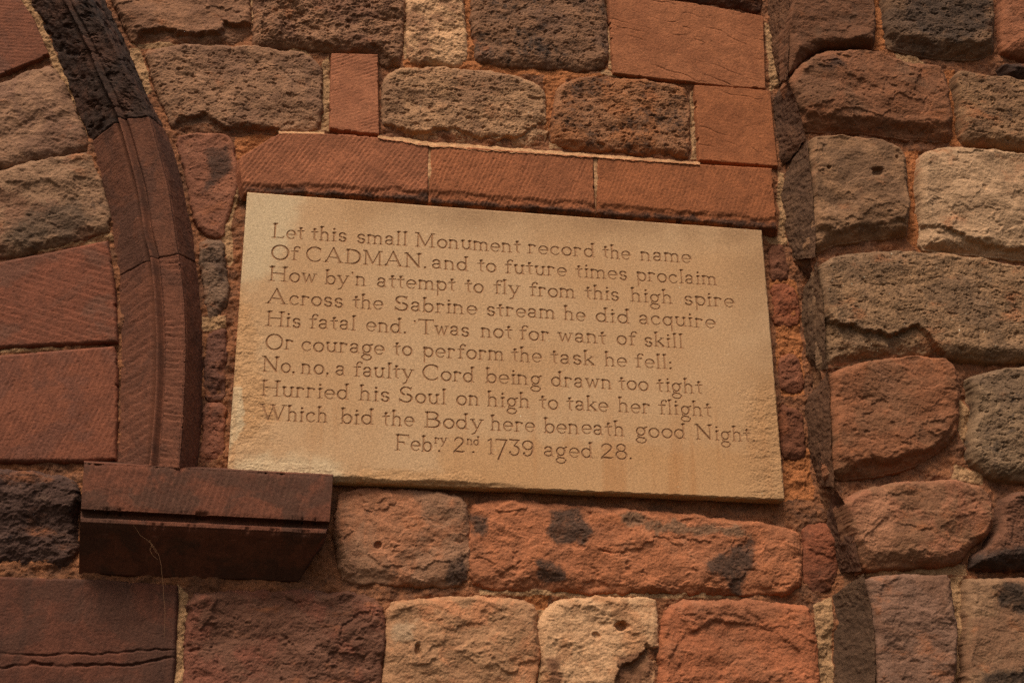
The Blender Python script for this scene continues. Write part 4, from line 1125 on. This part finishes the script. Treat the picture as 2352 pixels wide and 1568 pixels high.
Hh = Hh - 0.008 * smooth(0.012, 0.0, Z - z0t + 0.006 * fbm(X, Z, 0.05, 3, 806)) * smooth(x0t + 0.75, x0t + 0.45, X)
Hh = Hh - 0.003 * smooth(0.003, 0.0, edge_d + 0.002 * fbm(X, Z, 0.02, 3, 807))
Yf = -(TD + Hh - cut * (1.4 - 0.4 * wearm))
# returns at the four sides, back into the wall


def rim(a, axis, first):
    e = np.take(a, [0 if first else -1], axis)
    return np.concatenate([e, a] if first else [a, e], axis)


Xr, Zr, Yr, Ir = X, Z, Yf, line_id
for ax_ in (0, 1):
    for first in (True, False):
        Xr, Zr, Yr, Ir = rim(Xr, ax_, first), rim(Zr, ax_, first), rim(Yr, ax_, first), rim(Ir, ax_, first)
Yr[0, :] = Yr[-1, :] = 0.006; Yr[:, 0] = Yr[:, -1] = 0.006
tm = Nodes("buff_sandstone")
v = tm.coords((1, 2, 3))
c = tm.mix(tm.ramp(tm.noise(v, 3.0, 4, 0.55), 0.35, 0.65), albedo((183, 144, 108)), albedo((177, 134, 96)))
e = tm.math('ADD', tm.attr("patch"), tm.math('MULTIPLY', tm.math('SUBTRACT', tm.noise(v, 16.0, 6, 0.7), 0.5), 0.9))
c = tm.mix(tm.ramp(e, 0.30, 0.85, 0.0, 0.5), c, albedo((174, 124, 80)))
e = tm.math('ADD', tm.attr("patch2"), tm.math('MULTIPLY', tm.math('SUBTRACT', tm.noise(v, 14.0, 6, 0.7), 0.5), 0.7))
c = tm.mix(tm.ramp(e, 0.30, 0.8, 0.0, 0.75), c, albedo((190, 162, 128)))
stv = tm.coords((0, 0, 0), (26, 26, 1.6))
c = tm.mix(tm.math('MULTIPLY', tm.ramp(tm.noise(stv, 1.0, 3, 0.5), 0.5, 0.72, 0.0, 0.38), tm.attr("streak")), c, albedo((158, 98, 52)))
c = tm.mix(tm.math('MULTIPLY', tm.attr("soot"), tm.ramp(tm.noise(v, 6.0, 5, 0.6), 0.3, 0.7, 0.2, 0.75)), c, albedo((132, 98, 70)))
g = tm.math('ADD', tm.math('MULTIPLY', tm.noise(v, 420.0, 3, 0.75), 0.65), tm.math('MULTIPLY', tm.noise(v, 150.0, 3, 0.7), 0.35))
lum = tm.ramp(g, 0.3, 0.7, 0.72, 1.28)
col = tm.new("ShaderNodeCombineColor")
for i in range(3):
    tm.link(lum, col.inputs[i])
c = tm.mix(1.0, c, col.outputs[0], 'MULTIPLY')
c = tm.mix(tm.ramp(tm.noise(v, 190.0, 1, 0.5), 0.80, 0.82), c, albedo((220, 200, 170)))
tm.link(c, tm.bsdf.inputs["Base Color"])
tm.bump(g, 0.45, 0.0012)
carved = Nodes("shaded_cut")  # shade of the letter grooves painted in as a darker colour than the slab
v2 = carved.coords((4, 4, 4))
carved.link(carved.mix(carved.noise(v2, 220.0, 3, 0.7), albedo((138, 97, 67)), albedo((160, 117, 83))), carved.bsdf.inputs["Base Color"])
attrs = {"patch": np.clip(blobs(Xr, Zr, TD, [([(500, 640), (575, 700), (610, 860), (640, 960), (560, 1010), (480, 1000)], 0.05), ([(760, 1085), (1000, 1075), (1100, 1100), (1100, 1140), (760, 1140)], 0.03),
                                              ([(1730, 860), (1850, 840), (1850, 1200), (1690, 1180)], 0.06), ([(1000, 1000), (1750, 1030), (1800, 1180), (1000, 1140)], 0.06)]), 0, 1),
         "patch2": blobs(Xr, Zr, TD, [([(515, 890), (548, 880), (560, 940), (545, 1010), (515, 1040)], 0.016), ([(540, 430), (700, 440), (640, 640), (540, 660)], 0.09),
                                      ([(540, 1050), (760, 1040), (800, 1100), (520, 1110)], 0.06)]),
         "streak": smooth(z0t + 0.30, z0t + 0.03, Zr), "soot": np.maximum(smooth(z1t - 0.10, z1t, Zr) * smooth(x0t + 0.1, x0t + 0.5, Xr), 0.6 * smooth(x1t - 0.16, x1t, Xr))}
co = np.stack([Xr, Yr, Zr], -1).reshape(-1, 3)
quads = grid_quads(*Xr.shape)
qid = Ir.reshape(-1)[quads].max(1)
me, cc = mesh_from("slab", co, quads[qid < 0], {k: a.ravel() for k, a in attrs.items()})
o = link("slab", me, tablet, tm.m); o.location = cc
TEXT = ["Let this small Monument record the name", "Of CADMAN. and to future times proclaim", "How by'n attempt to fly from this high spire",
        "Across the Sabrine stream he did acquire", "His fatal end. 'Twas not for want of skill", "Or courage to perform the task he fell:",
        "No, no, a faulty Cord being drawn too tight", "Hurried his Soul on high to take her flight", "Which bid the Body here beneath good Night.", "Febry. 2nd. 1739 aged 28."]
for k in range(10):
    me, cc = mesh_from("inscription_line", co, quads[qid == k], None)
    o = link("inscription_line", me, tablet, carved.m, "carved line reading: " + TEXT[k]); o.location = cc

# ------------------------------------------------------------------ the ground, 1.6 m below the lens: out of view, added to bounce light upwards
gm = Nodes("worn_paving")
gv = gm.coords((0, 0, 0))
gm.link(gm.mix(gm.noise(gv, 1.5, 6, 0.6), albedo((54, 48, 38)), albedo((68, 60, 46))), gm.bsdf.inputs["Base Color"])
me = bpy.data.meshes.new("ground")
me.from_pydata([(-40, -60, -1.6), (40, -60, -1.6), (40, 0.4, -1.6), (-40, 0.4, -1.6)], [], [(0, 1, 2, 3)])
ground = link("ground", me, None, gm.m)
ground["kind"] = "structure"

# ------------------------------------------------------------------ a strand of old cobweb
web_px = [(306, 1204), (315, 1218), (322, 1229), (336, 1238), (350, 1250), (358, 1262), (365, 1275), (370, 1296), (372, 1318), (375, 1345), (376, 1369), (379, 1404), (378, 1440), (377, 1464)]
web_d = [0.104, 0.10, 0.097, 0.094, 0.092, 0.09, 0.088, 0.086, 0.086, 0.085, 0.085, 0.085, 0.085, 0.085]


def strand(pts, dep, rad):
    cu = bpy.data.curves.new("cobweb_strand", 'CURVE'); cu.dimensions = '3D'; cu.bevel_depth = rad; cu.bevel_resolution = 1
    sp = cu.splines.new('POLY'); P = ray_hit(pts, dep)
    sp.points.add(len(P) - 1)
    for q, p_ in zip(sp.points, P):
        q.co = (*p_, 1)
    return cu


wm = Nodes("cobweb"); wm.bsdf.inputs["Base Color"].default_value = albedo((118, 82, 56))
dg = bpy.context.evaluated_depsgraph_get()
web = thing("cobweb", "thin dangling strand of old cobweb hanging from the underside of the dark ledge block", "cobweb", tuple(ray_hit([web_px[0]], web_d[0])[0]))
for pts, dep, rad in ((web_px, web_d, 0.0003), ([(350, 1250), (344, 1262), (352, 1276), (362, 1284)], [0.092, 0.092, 0.09, 0.088], 0.0003), ([(343, 1240), (352, 1258), (360, 1270)], 0.094, 0.0003)):
    tmp = bpy.data.objects.new("tmp", strand(pts, dep, rad))
    scene.collection.objects.link(tmp)
    me = bpy.data.meshes.new_from_object(tmp.evaluated_get(bpy.context.evaluated_depsgraph_get()))
    me.name = "strand"
    bpy.data.objects.remove(tmp)
    link("strand", me, web, wm.m)
